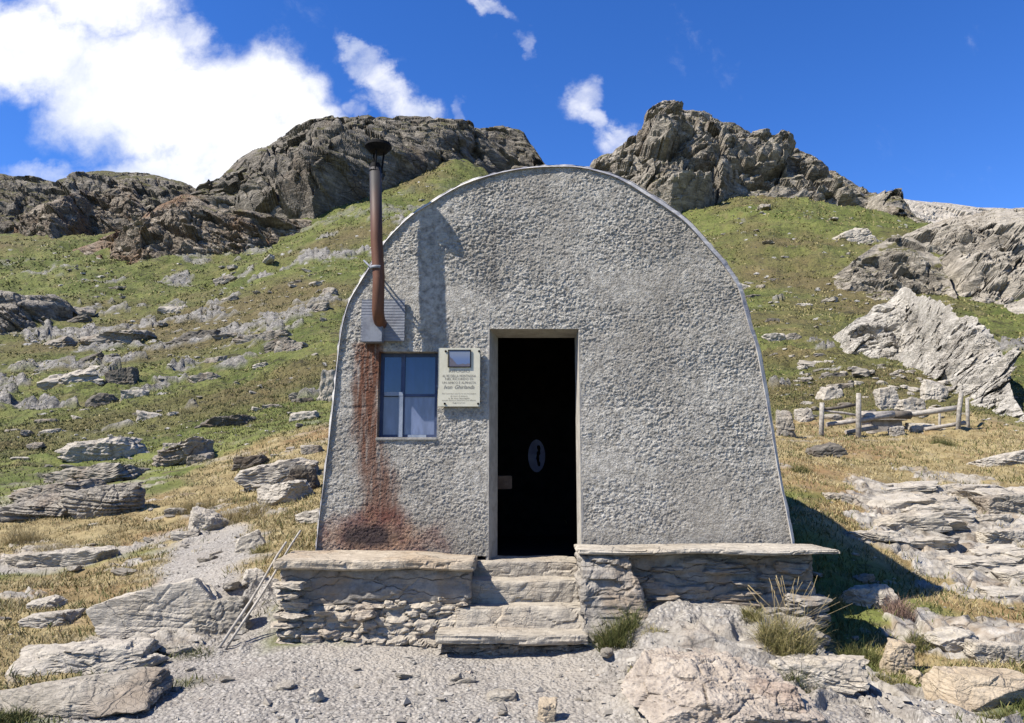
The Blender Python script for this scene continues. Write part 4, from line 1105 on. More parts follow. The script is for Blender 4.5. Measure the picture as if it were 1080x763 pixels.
rail([(975, 453, .2), (1000, 449, .1), (1018, 446, .1)], .045); rail([(942, 437.5, .1), (960, 438, .15)], .085, 'wood_dark')
tr = G(930, 458); 
tb_ = empty('wooden_trough', P(928, 456, dF + .5), label='squat wooden trough under the fence rail', cat='trough')
TB2 = np.array(tb_.location)
MB().box(P(920, 458, dF + .45) - TB2, P(940, 442, dF + .95) - TB2).build('body', M['wood_grey'], tb_, .02)
MB().box(P(917, 443.5, dF + .40) - TB2, P(943, 441.2, dF + 1.0) - TB2).build('lid', M['wood_grey'], tb_, .01)

# ------------------------------------------------------------------ rocks read off the photo
GH = ground
def rock(px, row, w, h, label, mat='rock', tilt=0.0, depth=.8, sub=5, name='rock', sink=.38, seed=None, bed=None, group=None, dy=0.0, lift=0.0, pitch=0.0, cat='rock', **kw):
    """px,row: middle of the foot; w,h: seen width and height in photo pixels"""
    g = G(px, row)
    if g is None: return None
    dist = math.hypot(g[1], EYE - g[2]) * 1.0
    sc = g[1] / FPX * 1.01
    W, H = w * sc, h * sc
    seed = seed if seed is not None else int(px * 7 + row * 13) % 9973
    Dp = W * depth
    dims = np.array([W * 1.02, Dp, H * (1 + sink)])
    if bed is None: bed = (.25, -.15, 1)
    v, f = rock_verts(seed, dims, sub, bed=bed, **kw)
    Rm = rotm(pitch, -tilt, 0)
    v = v @ Rm.T
    y = g[1] + Dp * .35 + dy; x = g[0] * (y / g[1])
    z = gz(x, y - Dp * .2)
    z = min(z, g[2] + .05 * sc * 100) if g[1] < 20 else z
    base = g[2] - sink * H
    v[:, 2] += base - g[2] - v[:, 2].min() * .0 + H * (1 + sink) / 2 + lift
    th_ = (seed * .37) % 6.28
    v = v @ rotm(0, 0, -th_).T
    o = link(name, npmesh(name, v, f, M[mat], False), loc=(x, y, g[2])); o.rotation_euler.z = th_
    return tag(o, label, cat, group)
K = 'slabs and boulders around the hut'
def near(*a, **k): return rock(*a, group=K, **k)
# foreground left
near(180, 672, 158, 50, 'long striated grey slab leaning beside the gravel path', 'rock_pale', R(16), .5, 6, lay=.14, th=.10, bed=(.3, -.5, 1), blocks=.05, rough=.03)
near(230, 668, 60, 40, 'rounded brown grey rock at the lower end of the poles', 'rock', R(8), .6, 5, lay=.1, th=.12)
near(66, 755, 190, 27, 'big flat slab shading the grass at the lower left corner', 'rock', R(4), .5, 6, lay=.10, th=.14, blocks=.06, rough=.04, box=.7, sink=.25, seed=352)
near(92, 712, 140, 26, 'low layered slab behind the corner slab', 'rock_pale', R(3), .6, 5, lay=.14, th=.12)
near(140, 707, 60, 10, 'thin splinter slab lying on the gravel edge', 'rock_pale', R(8), .5, 4)
near(57, 662, 58, 13, 'pale flat stone in the yellow grass', 'rock_pale', R(2), .8, 4)
near(50, 643, 36, 11, 'small pale stone above the flat stone', 'rock_pale', R(4), .8, 4)
near(107, 650, 28, 8, 'half buried pale flake in the grass', 'rock_pale', 0, .8, 4)
near(188, 691, 34, 9, 'small stone at the foot of the striated slab', 'rock', 0, .8, 4)
near(268, 620, 22, 18, 'egg shaped pale stone beside the poles', 'rock_pale', 0, .8, 4, lay=.03)
near(215, 562, 46, 22, 'cream slabby rock standing at the top of the path', 'rock_pale', R(-24), .6, 5)
near(196, 570, 30, 11, 'flat cream rock left of the path top', 'rock_pale', R(6), .7, 4)
near(263, 580, 30, 16, 'white edged flake by the yellow moss', 'rock_pale', R(30), .5, 4)
near(186, 545, 22, 9, 'small grey stone in the reddish grass', 'rock', 0, .8, 4)
near(300, 530, 60, 22, 'tilted pale ledge half behind the hut corner', 'rock_pale', R(15), .6, 5, lay=.14)
near(330, 552, 34, 14, 'low pale stone touching the hut corner', 'rock_pale', R(12), .7, 4)
near(50, 548, 110, 24, 'grey ledge of stacked thin beds, nearest of the left ledges', 'rock', R(8), .7, 6, lay=.2, th=.07, box=.75)
near(110, 545, 84, 32, 'dark seamed ledge of stacked beds behind the dry grass', 'rock', R(10), .6, 6, lay=.2, th=.07, box=.75)
near(60, 528, 90, 20, 'upper grey ledge with a turf cap', 'rock', R(6), .7, 5, lay=.2, th=.08, box=.75)
near(70, 597, 120, 14, 'long low ledge beside the path bend', 'rock_pale', R(4), .4, 5, lay=.15)
near(110, 488, 84, 26, 'broad pale slab on the meadow edge', 'rock_pale', R(10), .7, 5, lay=.16, th=.10)
near(105, 510, 100, 18, 'cracked grey slab below the broad pale slab', 'rock', R(8), .7, 5, lay=.16, th=.1)
near(198, 490, 84, 30, 'wedge shaped grey slab rising to the right', 'rock', R(20), .6, 6, lay=.16, th=.09)
near(290, 512, 88, 26, 'long white slab left of the hut corner', 'rock_pale', R(9), .6, 5, lay=.12)
near(318, 520, 36, 28, 'dark cleft block against the hut corner', 'rock_dark', R(5), .7, 5)
near(348, 426, 26, 40, 'white upright rock showing behind the hut side', 'rock_pale', R(-12), .8, 5)
# hillside left
H1 = 'rocks on the left hillside'
def hill(*a, **k): return rock(*a, group=H1, **k)
hill(75, 415, 76, 24, 'pale slanting slab on the left green slope', 'rock_pale', R(17), .6, 5, lay=.15)
hill(102, 396, 22, 12, 'white block at the top end of the slanting slab', 'rock_pale', R(10), .8, 4)
hill(126, 367, 80, 20, 'humped dark grey outcrop on the left slope', 'rock', R(8), .7, 5, lay=.14)
hill(212, 362, 66, 16, 'turf covered dark hump right of the humped outcrop', 'rock_dark', R(6), .7, 5)
hill(275, 362, 70, 15, 'long grey ledge rising toward the hut', 'rock', R(8), .6, 5, lay=.16)
hill(308, 374, 34, 17, 'layered grey block at the end of the long ledge', 'rock', R(-8), .7, 5, lay=.16)
hill(132, 412, 32, 24, 'rounded dark boulder in the middle of the left slope', 'rock_dark', R(10), .8, 5)
hill(143, 424, 28, 14, 'white topped stone under the rounded boulder', 'rock_pale', 0, .8, 4)
hill(106, 430, 34, 15, 'dark low rock left of the white topped stone', 'rock_dark', R(12), .8, 4)
hill(158, 449, 28, 16, 'pointed white stone near the lower slope', 'rock_pale', R(-10), .8, 4)
hill(218, 407, 40, 14, 'flat topped pale stone mid slope', 'rock', R(8), .8, 4)
hill(226, 388, 30, 12, 'grey stone pair above the flat topped stone', 'rock', R(12), .8, 4)
hill(240, 452, 60, 14, 'low mossy ledge below the slope', 'rock_dark', R(6), .7, 5, lay=.15)
hill(348, 316, 18, 16, 'dark cube like block near the roof edge', 'rock', R(-10), .9, 4)
hill(312, 304, 16, 9, 'brown wedge on the upper left slope', 'rock_dark', R(10), .9, 4)
hill(335, 330, 26, 12, 'grey slab close to the hut roof edge', 'rock', R(8), .8, 4)
hill(320, 427, 26, 9, 'dark flat stone left of the hut wall', 'rock_dark', R(4), .8, 4)
hill(182, 331, 34, 9, 'pale scattered ledge on the upper meadow', 'rock_pale', R(4), .8, 4)
hill(322, 445, 34, 12, 'small pale ledge left of the hut wall', 'rock_pale', R(6), .8, 4)
# right side
H2 = 'rocks on the right hillside'
def hr(*a, **k): return rock(*a, group=H2, **k)
hr(815, 362, 28, 13, 'white block on the green slope right of the hut', 'rock_pale', R(4), .8, 4)
hr(836, 360, 18, 9, 'grey stone right of the white block', 'rock', 0, .8, 4)
hr(903, 259, 40, 22, 'pale leaning slab high on the right slope', 'rock_pale', R(24), .7, 5, lay=.14)
hr(868, 241, 18, 12, 'brown boulder high on the right slope', 'rock_dark', R(20), .8, 4)
hr(945, 256, 26, 8, 'grey cap stone above the dark outcrop', 'rock', 0, .8, 4)
hr(828, 463, 24, 34, 'dark split block beside the hut wall', 'rock', R(5), .7, 5, lay=.1)
hr(848, 446, 20, 15, 'pale rubble stone beside the split block', 'rock_pale', 0, .8, 4)
hr(877, 424, 30, 18, 'white jagged stone behind the left fence post', 'rock_pale', R(14), .8, 4)
hr(880, 402, 28, 9, 'dark flat stone at the foot of the boulder', 'rock_dark', 0, .8, 4)
hr(985, 424, 24, 26, 'upright pale block under the huge boulder', 'rock_pale', R(-10), .7, 5)
hr(935, 430, 22, 22, 'cream upright stone beneath the boulder rubble', 'rock_pale', R(14), .7, 5)
hr(960, 436, 30, 17, 'pale wedge behind the middle fence rail', 'rock_pale', R(8), .8, 4)
hr(975, 458, 40, 13, 'long pale stone lying under the fence rails', 'rock_pale', R(-4), .6, 5, dy=.4)
hr(945, 460, 16, 11, 'small white stone beside the trough', 'rock_pale', R(8), .8, 4)
hr(1062, 392, 18, 8, 'pale flat stone right of the boulder', 'rock_pale', 0, .8, 4)
hr(1040, 322, 20, 8, 'small grey ledge at the foot of the striated outcrop', 'rock', R(-20), .8, 4)
near(868, 482, 40, 13, 'brown rock in the dry meadow near the fence', 'rock_dark', R(14), .8, 4)
near(1055, 541, 54, 18, 'grey block lying on the dry meadow at the right edge', 'rock', R(2), .6, 5)
near(915, 641, 56, 22, 'pale flat stone catching sun inside the hut shadow', 'rock_pale', R(-3), .6, 5)
near(744, 764, 196, 46, 'pinkish eroded bedrock hump in front of the right bench', 'rock_pink', R(-3), 1.05, 7, lay=.04, th=.2, blocks=.07, rough=.06, fr=4.2, sink=.6, bed=(.6, -.4, 1), box=.8, nplanes=12)
near(812, 764, 74, 38, 'lower brown shoulder of the bedrock hump', 'rock_pink', R(-14), .9, 6, blocks=.12, rough=.06, fr=3.5, box=.8)
near(842, 690, 34, 36, 'stacked loose stones at the outer foot of the right bench', 'rock', R(5), .8, 5, lay=.18, th=.2)
near(855, 728, 110, 26, 'flat grey bedrock tongue below the bench corner', 'rock_pale', R(2), .7, 5)
near(948, 712, 34, 36, 'small tan boulder in the grass', 'rock_tan', R(-20), .8, 5)
near(966, 722, 22, 12, 'little tan stone leaning on the small tan boulder', 'rock_tan', 0, .8, 4)
near(1024, 748, 104, 31, 'large smooth tan boulder in the lower right corner', 'rock_tan', R(-3), .75, 6, lay=.03, blocks=.04, rough=.03, seed=412, sink=.8, nplanes=26, box=.9)
near(1010, 688, 60, 20, 'grey broken slab above the tan boulder', 'rock_pale', R(-6), .7, 5)
near(1050, 700, 60, 18, 'pale slab at the right edge above the tan boulder', 'rock_pale', R(-5), .7, 5)
near(985, 545, 80, 14, 'thin ledge crossing the right bedrock', 'rock_pale', R(3), .5, 5, lay=.18, th=.1)
near(990, 522, 60, 10, 'pale ledge at the upper edge of the right bedrock', 'rock_pale', R(6), .5, 5, lay=.18, th=.1)
near(1055, 574, 60, 14, 'ledge at the right edge beneath the dry grass', 'rock_pale', R(3), .6, 5, lay=.18, th=.1)
near(1052, 492, 70, 12, 'slanting pale ledge in the meadow at the right edge', 'rock_pale', R(12), .5, 5, lay=.18, th=.1)
near(922, 571, 70, 10, 'low ledge beside the hut shadow', 'rock_pale', R(-2), .5, 5, lay=.18, th=.1)
near(333, 742, 16, 12, 'single angular stone lying on the open gravel', 'rock_pale', R(20), .8, 4, sink=.05)
near(578, 757, 20, 16, 'brown stone half buried in front of the steps', 'rock_tan', 0, .8, 4)
near(532, 741, 36, 8, 'grey flake sunk in the gravel before the steps', 'rock', 0, .8, 4)

def ledges(n, region, ok, wr, group, label, seed, tl):
    rg = np.random.default_rng(seed); c = 0
    while c < n:
        px, row = rg.uniform(*region[:2]), rg.uniform(*region[2:])
        if not ok(px, row): continue
        wpx = rg.uniform(*wr) * (1 if rg.random() < .75 else 1.6)
        flat = row > 505
        rock(px, row, wpx, wpx * (rg.uniform(.12, .2) if flat else rg.uniform(.22, .42)), label, 'rock_pale' if flat else ['rock', 'rock', 'rock_pale', 'rock_dark'][rg.integers(4)], rg.uniform(*tl), rg.uniform(.5, .9), 4, group=group, sink=.35, seed=int(rg.integers(9000)), lay=.12, th=rg.uniform(.08, .2)); c += 1
ledges(46, (0, 345, 285, 500), lambda px, row: row > 300 - max(0, px - 60) * .12, (10, 30), 'low ledges on the left hillside', 'low schist ledge breaking through the turf left of the hut', 71, (R(0), R(22)))
ledges(16, (760, 1080, 225, 345), lambda px, row: not (px > 860 and row > 240), (9, 22), 'low ledges on the right hillside', 'low schist ledge breaking through the turf right of the hut', 72, (R(-16), R(10)))
ledges(20, (880, 1085, 508, 640), lambda px, row: row < 548 + (px - 880) * .45 or row > 648, (36, 84), 'flat ledges of the right bedrock', 'flat pale ledge stepping out of the right bedrock', 73, (R(-4), R(7)))
# ---- small stones, one object each, sharing a few meshes
small = {m: [npmesh('stone', *rock_verts(900 + k, (1, .8, .55), 3, lay=.1, th=.35), M[m], False) for k in range(6)] for m in ('rock', 'rock_pale', 'rock_dark')}
def scatter(n, region, smin, smax, group, label, mats, rmask=None, seed=0, name='stone'):
    rg = np.random.default_rng(seed); c = 0; tries = 0
    while c < n and tries < n * 30:
        tries += 1
        px, row = rg.uniform(region[0], region[1]), rg.uniform(region[2], region[3])
        if rmask and not rmask(px, row): continue
        g = G(px, row)
        if g is None: continue
        s = rg.uniform(smin, smax) * (1 if rg.random() < .8 else 1.8) * g[1] / FPX
        o = link(name, small[mats[rg.integers(len(mats))]][rg.integers(6)], loc=(g[0], g[1], gz(g[0], g[1]) + s * .08))
        o.scale = (s * rg.uniform(.8, 1.5), s * rg.uniform(.7, 1.2), s * rg.uniform(.5, .9)); o.rotation_euler = (rg.uniform(-.25, .25), rg.uniform(-.3, .2), rg.uniform(0, 6.28))
        tag(o, label, 'stone', group); c += 1
left_slope = lambda px, row: row > 470 - (px * .62) - 0 and row < 520 and row > 275 - px * .1
scatter(70, (0, 345, 235, 500), 4, 11, 'small stones on the left hillside', 'small stone scattered on the grassy slope left of the hut', ['rock_pale', 'rock', 'rock', 'rock_pale'], lambda px, row: row > 292 - max(0, px - 150) * .33, 1)
scatter(45, (740, 1080, 215, 420), 4, 9, 'small stones on the right hillside', 'small stone scattered on the grassy slope right of the hut', ['rock_pale', 'rock'], lambda px, row: row > 225 and not (880 < px and 300 < row), 2)
scatter(105, (840, 1010, 378, 446), 5, 15, 'rubble below the huge boulder', 'pale rubble stone at the foot of the huge boulder', ['rock_pale', 'rock_pale', 'rock'], lambda px, row: row > 378 + max(0, px - 900) * .3, 3)
scatter(30, (0, 270, 520, 720), 5, 13, 'loose stones beside the path', 'loose grey stone lying beside the gravel path', ['rock_pale', 'rock'], None, 4)
scatter(22, (860, 1080, 500, 760), 5, 14, 'loose stones on the right bedrock', 'loose stone lying on the bedrock right of the hut', ['rock_pale', 'rock'], None, 5)

scatter(26, (190, 720, 700, 762), 4, 11, 'flat stones on the trodden gravel', 'flat grey stone lying on the trodden gravel before the hut', ['rock_pale', 'rock'], lambda px, row: not (450 < px < 640 and row < 712), 6)
# ---- gravel chips
def chips():
    rg = np.random.default_rng(77)
    n = 52000
    a = rg.uniform(R(-38), R(38), n); r = np.exp(rg.uniform(math.log(3.9), math.log(11), n))
    x, y = np.sin(a) * r, np.cos(a) * r
    zn = zones(x, y)
    keep = rg.random(n) < (.9 * zn[0] * np.clip(.55 + zn[3], .15, 1) + .05)
    keep &= ~((x > -1.95) & (x < 2.45) & (y > 5.3) & (y < 9.2))
    x, y = x[keep], y[keep]; n = len(x)
    z = ground(x, y)
    s = .004 + .014 * rg.random(n) ** 5 + (rg.random(n) < .008) * .03
    V0 = np.array([[1, 0, 0], [-1, 0, 0], [0, 1, 0], [0, -1, 0], [0, 0, 1], [0, 0, -1.]]); F0 = np.array([[0, 2, 4], [2, 1, 4], [1, 3, 4], [3, 0, 4], [2, 0, 5], [1, 2, 5], [3, 1, 5], [0, 3, 5]])
    J = V0[None] * rg.uniform(.5, 1.5, (n, 6, 1)) + rg.normal(size=(n, 6, 3)) * .22
    J *= np.array([1.2, .9, .55])
    t = rg.uniform(0, 6.28, n); c, s_ = np.cos(t), np.sin(t)
    X = J[..., 0] * c[:, None] - J[..., 1] * s_[:, None]; Y = J[..., 0] * s_[:, None] + J[..., 1] * c[:, None]
    V = np.stack([X, Y, J[..., 2]], -1) * s[:, None, None] + np.stack([x, y, z + s * .15], 1)[:, None]
    F = F0[None] + (np.arange(n) * 6)[:, None, None]
    m, nt, b = newmat('gravel_chip')
    pr = N(nt, 'NewGeometry').outputs['Random Per Island']
    setin(nt, b.inputs['Base Color'], ramp(nt, pr, [(0, (.20, .185, .165)), (.5, (.35, .33, .295)), (.85, (.43, .405, .36)), (1, (.42, .34, .26))]))
    tag(link('gravel', npmesh('gravel', V.reshape(-1, 3), F.reshape(-1, 3), m, False)), 'loose grey gravel chips on the trodden path', kind='stuff')
chips()

# ------------------------------------------------------------------ grass
def blades(pos, L, lean, width, tone, rg, droop=.5):
    """pos (n,3), L (n), lean (n) max tilt -> verts, tris, tone per vert; 5 verts a blade"""
    n = len(pos)
    az = rg.uniform(0, 6.283, n); tl = lean * rg.uniform(.2, 1, n)
    d = np.stack([np.cos(az) * np.sin(tl), np.sin(az) * np.sin(tl), np.cos(tl)], 1)
    tl2 = np.minimum(tl + droop * rg.uniform(.2, 1.2, n), 1.9)
    d2 = np.stack([np.cos(az) * np.sin(tl2), np.sin(az) * np.sin(tl2), np.cos(tl2)], 1)
    fz = rg.uniform(0, 6.283, n); sd = np.stack([np.cos(fz), np.sin(fz), 0 * fz], 1)
    m = pos + d * (L * .55)[:, None]; t = m + d2 * (L * .45)[:, None]
    w = width[:, None] * .5
    V = np.stack([pos - sd * w, pos + sd * w, m + sd * w * .8, m - sd * w * .8, t], 1)
    F = np.array([[0, 1, 2], [0, 2, 3], [3, 2, 4]])[None] + (np.arange(n) * 5)[:, None, None]
    T = np.repeat(tone[:, None], 5, 1) + np.array([-.12, -.12, .02, .02, .14])
    return V.reshape(-1, 3), F.reshape(-1, 3), np.clip(T, 0, 1).ravel()
def grassobj(name, V, F, T, mat, parent=None, loc=None):
    me = npmesh(name, V, F, mat, False)
    at = me.attributes.new('tone', 'FLOAT', 'POINT'); at.data.foreach_set('value', np.asarray(T, np.float32))
    return link(name, me, parent, loc)

def hut_clear(x, y): return ~(((x > -1.9) & (x < 2.36) & (y > 5.3) & (y < 6.15)) | ((x > -1.7) & (x < 2.28) & (y > 6.1) & (y < 9.1)))
def meadow():
    rg = np.random.default_rng(5)
    # dry straw meadow: clumps
    n = 60000
    a = rg.uniform(R(-40), R(40), n); r = np.exp(rg.uniform(math.log(4.2), math.log(19), n))
    x, y = np.sin(a) * r, np.cos(a) * r
    gr, rk, dry, n1, n2 = zones(x, y)
    w = dry * (1 - gr) * (1 - rk) * np.clip(.75 + 1.0 * n2, 0.05, 1)
    k = (rg.random(n) < w * np.clip(r / 11, .25, 1.0)) & hut_clear(x, y)
    x, y, n2 = x[k], y[k], n2[k]; n = len(x)
    per = 9
    cx = np.repeat(x, per) + rg.normal(size=n * per) * .05; cy = np.repeat(y, per) + rg.normal(size=n * per) * .05
    rr = np.hypot(cx, cy)
    z = ground(cx, cy) - .01
    hgt = np.repeat(rg.uniform(.022, .075, n) * (1 + .6 * np.clip(n2, -.6, .8)), per) * rg.uniform(.6, 1.2, n * per)
    tone = np.clip(np.repeat(.60 + .75 * n2 + .14 * rg.normal(size=n), per) + rg.normal(size=n * per) * .12, 0, 1)
    V, F, T = blades(np.stack([cx, cy, z], 1), hgt, np.full(len(cx), 1.0), .0026 + .0005 * rr, tone, rg)
    tag(grassobj('dry_grass', V, F, T, M['blade_dry']), 'straw coloured dry meadow grass around the hut', kind='stuff')
    # green and olive turf
    n = 60000
    a = rg.uniform(R(-40), R(40), n); r = np.exp(rg.uniform(math.log(4.2), math.log(34), n))
    x, y = np.sin(a) * r, np.cos(a) * r
    gr, rk, dry, n1, n2 = zones(x, y)
    w = (1 - gr) * (1 - rk) * (1 - .65 * dry) * np.clip(.35 + 1.3 * n1 + .9 * n2, np.where(r < 10, .35, .03), 1)
    k = (rg.random(n) < w) & hut_clear(x, y)
    x, y, n1 = x[k], y[k], n1[k]; n = len(x)
    per = 8
    rr = np.repeat(np.hypot(x, y), per)
    sp = .03 + .006 * rr
    cx = np.repeat(x, per) + rg.normal(size=n * per) * sp; cy = np.repeat(y, per) + rg.normal(size=n * per) * sp
    z = ground(cx, cy) - .01
    hgt = rg.uniform(.03, .085, n * per) * (1 + rr / 45)
    tone = np.clip(np.repeat(.48 + .35 * n1 + .18 * rg.normal(size=n), per) + rg.normal(size=n * per) * .10, 0, 1)
    V, F, T = blades(np.stack([cx, cy, z], 1), hgt, np.full(len(cx), .9), .003 + .0008 * rr, tone, rg)
    tag(grassobj('turf_grass', V, F, T, M['blade_green']), 'short green turf growing between stones and up the slopes', kind='stuff')
meadow()
def slope_cover():
    rg = np.random.default_rng(15)
    n = 52000
    a = rg.uniform(R(-38), R(38), n); r = np.exp(rg.uniform(math.log(20), math.log(125), n))
    x, y = np.sin(a) * r, np.cos(a) * r
    q = np.stack([x, y, 0 * x], 1)
    c1 = fbm(q * np.array([.5, .9, 1]), 4, 301); c2 = fbm(q * .07, 3, 305)
    k = rg.random(n) < np.clip(.10 + 1.5 * c1 + .3 * c2, .02, 1)
    x, y, c1, r = x[k], y[k], c1[k], r[k]; n = len(x); per = 6
    rr = np.repeat(r, per)
    cx = np.repeat(x, per) + rg.normal(size=n * per) * .0045 * rr; cy = np.repeat(y, per) + rg.normal(size=n * per) * .0045 * rr
    z = base_h(cx, cy) + relief(cx, cy) - .02
    hgt = rg.uniform(.0012, .0036, n * per) * rr
    tone = np.clip(np.repeat(.56 + .24 * rg.normal(size=n), per) + rg.normal(size=n * per) * .10, 0, 1)
    V, F, T = blades(np.stack([cx, cy, z], 1), hgt, np.full(len(cx), 1.0), .0016 * rr, tone, rg)
    tag(grassobj('hillside_grass', V, F, T, M['blade_olive']), 'tussocky green and brown turf far up the slopes', kind='stuff')
    n = 9000
    a = rg.uniform(R(-38), R(38), n); r = np.exp(rg.uniform(math.log(18), math.log(120), n))
    x, y = np.sin(a) * r, np.cos(a) * r
    q = np.stack([x, y, 0 * x], 1)
    k = rg.random(n) < np.clip(-.15 + 1.6 * fbm(q * np.array([.2, .3, 1]), 4, 331), 0.02, 1)
    x, y, r = x[k], y[k], r[k]; n = len(x)
    z = base_h(x, y) + relief(x, y)
    V0, F0 = ico(1)
    sz = r * (.0010 + .0026 * rg.random(n) ** 3)
    J = V0[None] * rg.uniform(.55, 1.3, (n, len(V0), 1)) * np.array([1.3, 1.0, .6]) * sz[:, None, None] + np.stack([x, y, z + sz * .1], 1)[:, None]
    FF = F0[None] + (np.arange(n) * len(V0))[:, None, None]
    m, nt, b = newmat('slope_chip')
    setin(nt, b.inputs['Base Color'], ramp(nt, N(nt, 'NewGeometry').outputs['Random Per Island'], [(0, (.16, .145, .125)), (.45, (.34, .32, .28)), (1, (.56, .53, .48))]))
    tag(link('scree', npmesh('scree', J.reshape(-1, 3), FF.reshape(-1, 3), m, False)), 'countless small pale stones strewn over the slopes', kind='stuff')
slope_cover()

M['straw'] = plain('straw_stalk', (.26, .20, .10), (.40, .32, .18), 20, .8, bs=0)
def tuft(px, row, wpx, hpx, label, mat, n=420, lean=.75, droop=.6, name='grass_tuft', cat='grass tuft', tone0=.45, seedhead=0, dy=0.0, group='grass tufts near the hut'):
    rg = np.random.default_rng(int(px * 3 + row)); n = int(n * 1.9)
    g = G(px, row); y = g[1] + dy; x = g[0] * y / g[1]
    sc = y / FPX; W, H = wpx * sc, hpx * sc
    z = gz(x, y) - .02
    e = empty(name, (x, y, z), label=label, cat=cat, group=group)
    rad = np.sqrt(rg.random(n)) * W * .30; t = rg.uniform(0, 6.28, n)
    px_, py_ = np.cos(t) * rad, np.sin(t) * rad * .8
    pz = np.array(ground(px_ + x, py_ + y)) - z - .02
    L = H * (.25 + .95 * rg.random(n) ** 1.4) * (1 - .35 * rad / (W * .3 + 1e-6))
    tone = np.clip(tone0 + rg.normal(size=n) * .2 + (rg.random(n) < .15) * .35, 0, 1)
    V, F, T = blades(np.stack([px_, py_, pz], 1), L, np.full(n, lean * 1.25), rg.uniform(.0022, .0045, n), tone, rg, droop * 1.5)
    grassobj('blades', V, F, T, M[mat], e)
    if seedhead:
        m = MB()
        for k in range(seedhead):
            a = rg.uniform(-.5, .9); l = H * rg.uniform(.85, 1.35); b0 = Vector((rg.normal() * W * .12, rg.normal() * W * .1, 0))
            pts = [b0 + Vector((math.sin(a) * l * q * (.35 + .75 * q * q), rg.normal() * .015 * q, math.cos(a) * l * q)) for q in (0, .35, .7, 1)]
            m.tube(pts, [.0012, .0009, .0008, .0018], 5)
        m.build('seed_stalks', M['straw'], e)
    return e
tuft(652, 670, 66, 48, 'dense green grass tuft at the steps end of the right bench', 'blade_green', 900, .8, .5, tone0=.35, dy=-.12)
tuft(690, 652, 50, 16, 'thin straw tuft along the foot of the right bench', 'blade_olive', 220, 1.0, .6, tone0=.6, dy=-.30)
tuft(792, 640, 32, 22, 'small olive cushion tuft under the right bench', 'blade_olive', 420, .9, .5, tone0=.45, dy=-.30)
tuft(828, 672, 84, 62, 'large straw tuft with tall seed stalks at the bench end', 'blade_olive', 1100, .7, .6, tone0=.62, seedhead=34, dy=-.30)
tuft(842, 700, 56, 34, 'dark lower fringe of the large straw tuft', 'blade_green', 420, .9, .7, tone0=.3, dy=-.30)
tuft(905, 696, 60, 34, 'green tuft below the sunlit stone in the shadow', 'blade_green', 620, .9, .6, tone0=.4)
tuft(948, 652, 46, 30, 'pinkish dry flower clump beside the hut shadow', 'blade_pink', 420, .6, .3, tone0=.5)
tuft(965, 686, 50, 28, 'bright green tuft beside the small tan boulder', 'blade_green', 420, .9, .6, tone0=.5)
tuft(940, 725, 60, 26, 'short green tuft beneath the small tan boulder', 'blade_olive', 480, 1.0, .6, tone0=.4)
tuft(880, 640, 40, 26, 'pale wispy tuft inside the hut shadow', 'blade_olive', 160, .8, .7, tone0=.7)
tuft(1052, 757, 60, 20, 'green tuft in front of the large tan boulder', 'blade_green', 420, 1.0, .6, tone0=.45)
tuft(275, 582, 30, 17, 'yellow green moss cushion above the poles', 'blade_olive', 500, 1.1, .4, tone0=.55)
tuft(250, 548, 110, 28, 'long reddish tuft behind the path', 'blade_dry', 900, .8, .5, tone0=.45)
tuft(205, 540, 70, 24, 'rusty tuft left of the path top', 'blade_dry', 600, .8, .5, tone0=.4)
tuft(60, 590, 70, 34, 'tall yellow tuft at the left path bend', 'blade_dry', 800, .8, .6, tone0=.7)
tuft(25, 572, 60, 34, 'straw tuft at the left picture edge', 'blade_dry', 700, .8, .6, tone0=.65)
tuft(75, 682, 44, 20, 'rusty tuft under the pale flat stone', 'blade_dry', 420, .9, .6, tone0=.35)
tuft(205, 690, 70, 16, 'green fringe under the striated slab', 'blade_green', 380, 1.1, .6, tone0=.3)
tuft(80, 722, 70, 14, 'green fringe between the two corner slabs', 'blade_green', 380, 1.0, .6, tone0=.3)
tuft(15, 760, 60, 26, 'shaded green tuft in the lower left corner', 'blade_green', 480, .8, .6, tone0=.35)
tuft(668, 716, 30, 12, 'tiny yellow green tuft left of the bedrock hump', 'blade_olive', 160, 1.0, .6, tone0=.45)
tuft(1085, 585, 50, 22, 'brown tuft on the right bedrock edge', 'blade_dry', 480, .9, .6, tone0=.25)
tuft(995, 470, 40, 16, 'dark green tuft in the straw meadow', 'blade_green', 480, .9, .5, tone0=.4)
tuft(845, 497, 36, 18, 'green tuft beside the hut wall in the meadow', 'blade_green', 480, .9, .5, tone0=.4)

# ------------------------------------------------------------------ sky, sun, camera
LD = Vector((1.0, 0.45, -1.30)).normalized()
sun = bpy.data.lights.new('sun', 'SUN'); sun.energy = 5.0; sun.angle = R(.53); sun.color = (1, .95, .87)
so = bpy.data.objects.new('sun', sun); COL.objects.link(so); so.rotation_euler = LD.to_track_quat('-Z', 'Y').to_euler()
so.location = (-20, -10, 30)
S = -LD
elev = math.asin(S.z); rotz = math.atan2(S.x, S.y)
ALB = (1, 1, 1)
w = bpy.data.worlds.new('World'); scene.world = w; w.use_nodes = True
nt = w.node_tree; nt.nodes.clear()
out = nt.nodes.new('ShaderNodeOutputWorld')
sky = N(nt, 'TexSky', sky_type='NISHITA', sun_disc=False, sun_elevation=elev, sun_rotation=rotz, altitude=2600.0, air_density=1.0, dust_density=.1, ozone_density=3.0)
hs = N(nt, 'HueSaturation', {'Hue': .5135, 'Saturation': 1.285, 'Value': 1.0, 'Color': sky.outputs[0]})
bg1 = N(nt, 'Background', {'Color': hs.outputs[0], 'Strength': .120})
co = N(nt, 'TexCoord').outputs['Generated']
sx = N(nt, 'SeparateXYZ', {0: co})
Ysafe = math_(nt, 'MAXIMUM', sx.outputs[1], .02)
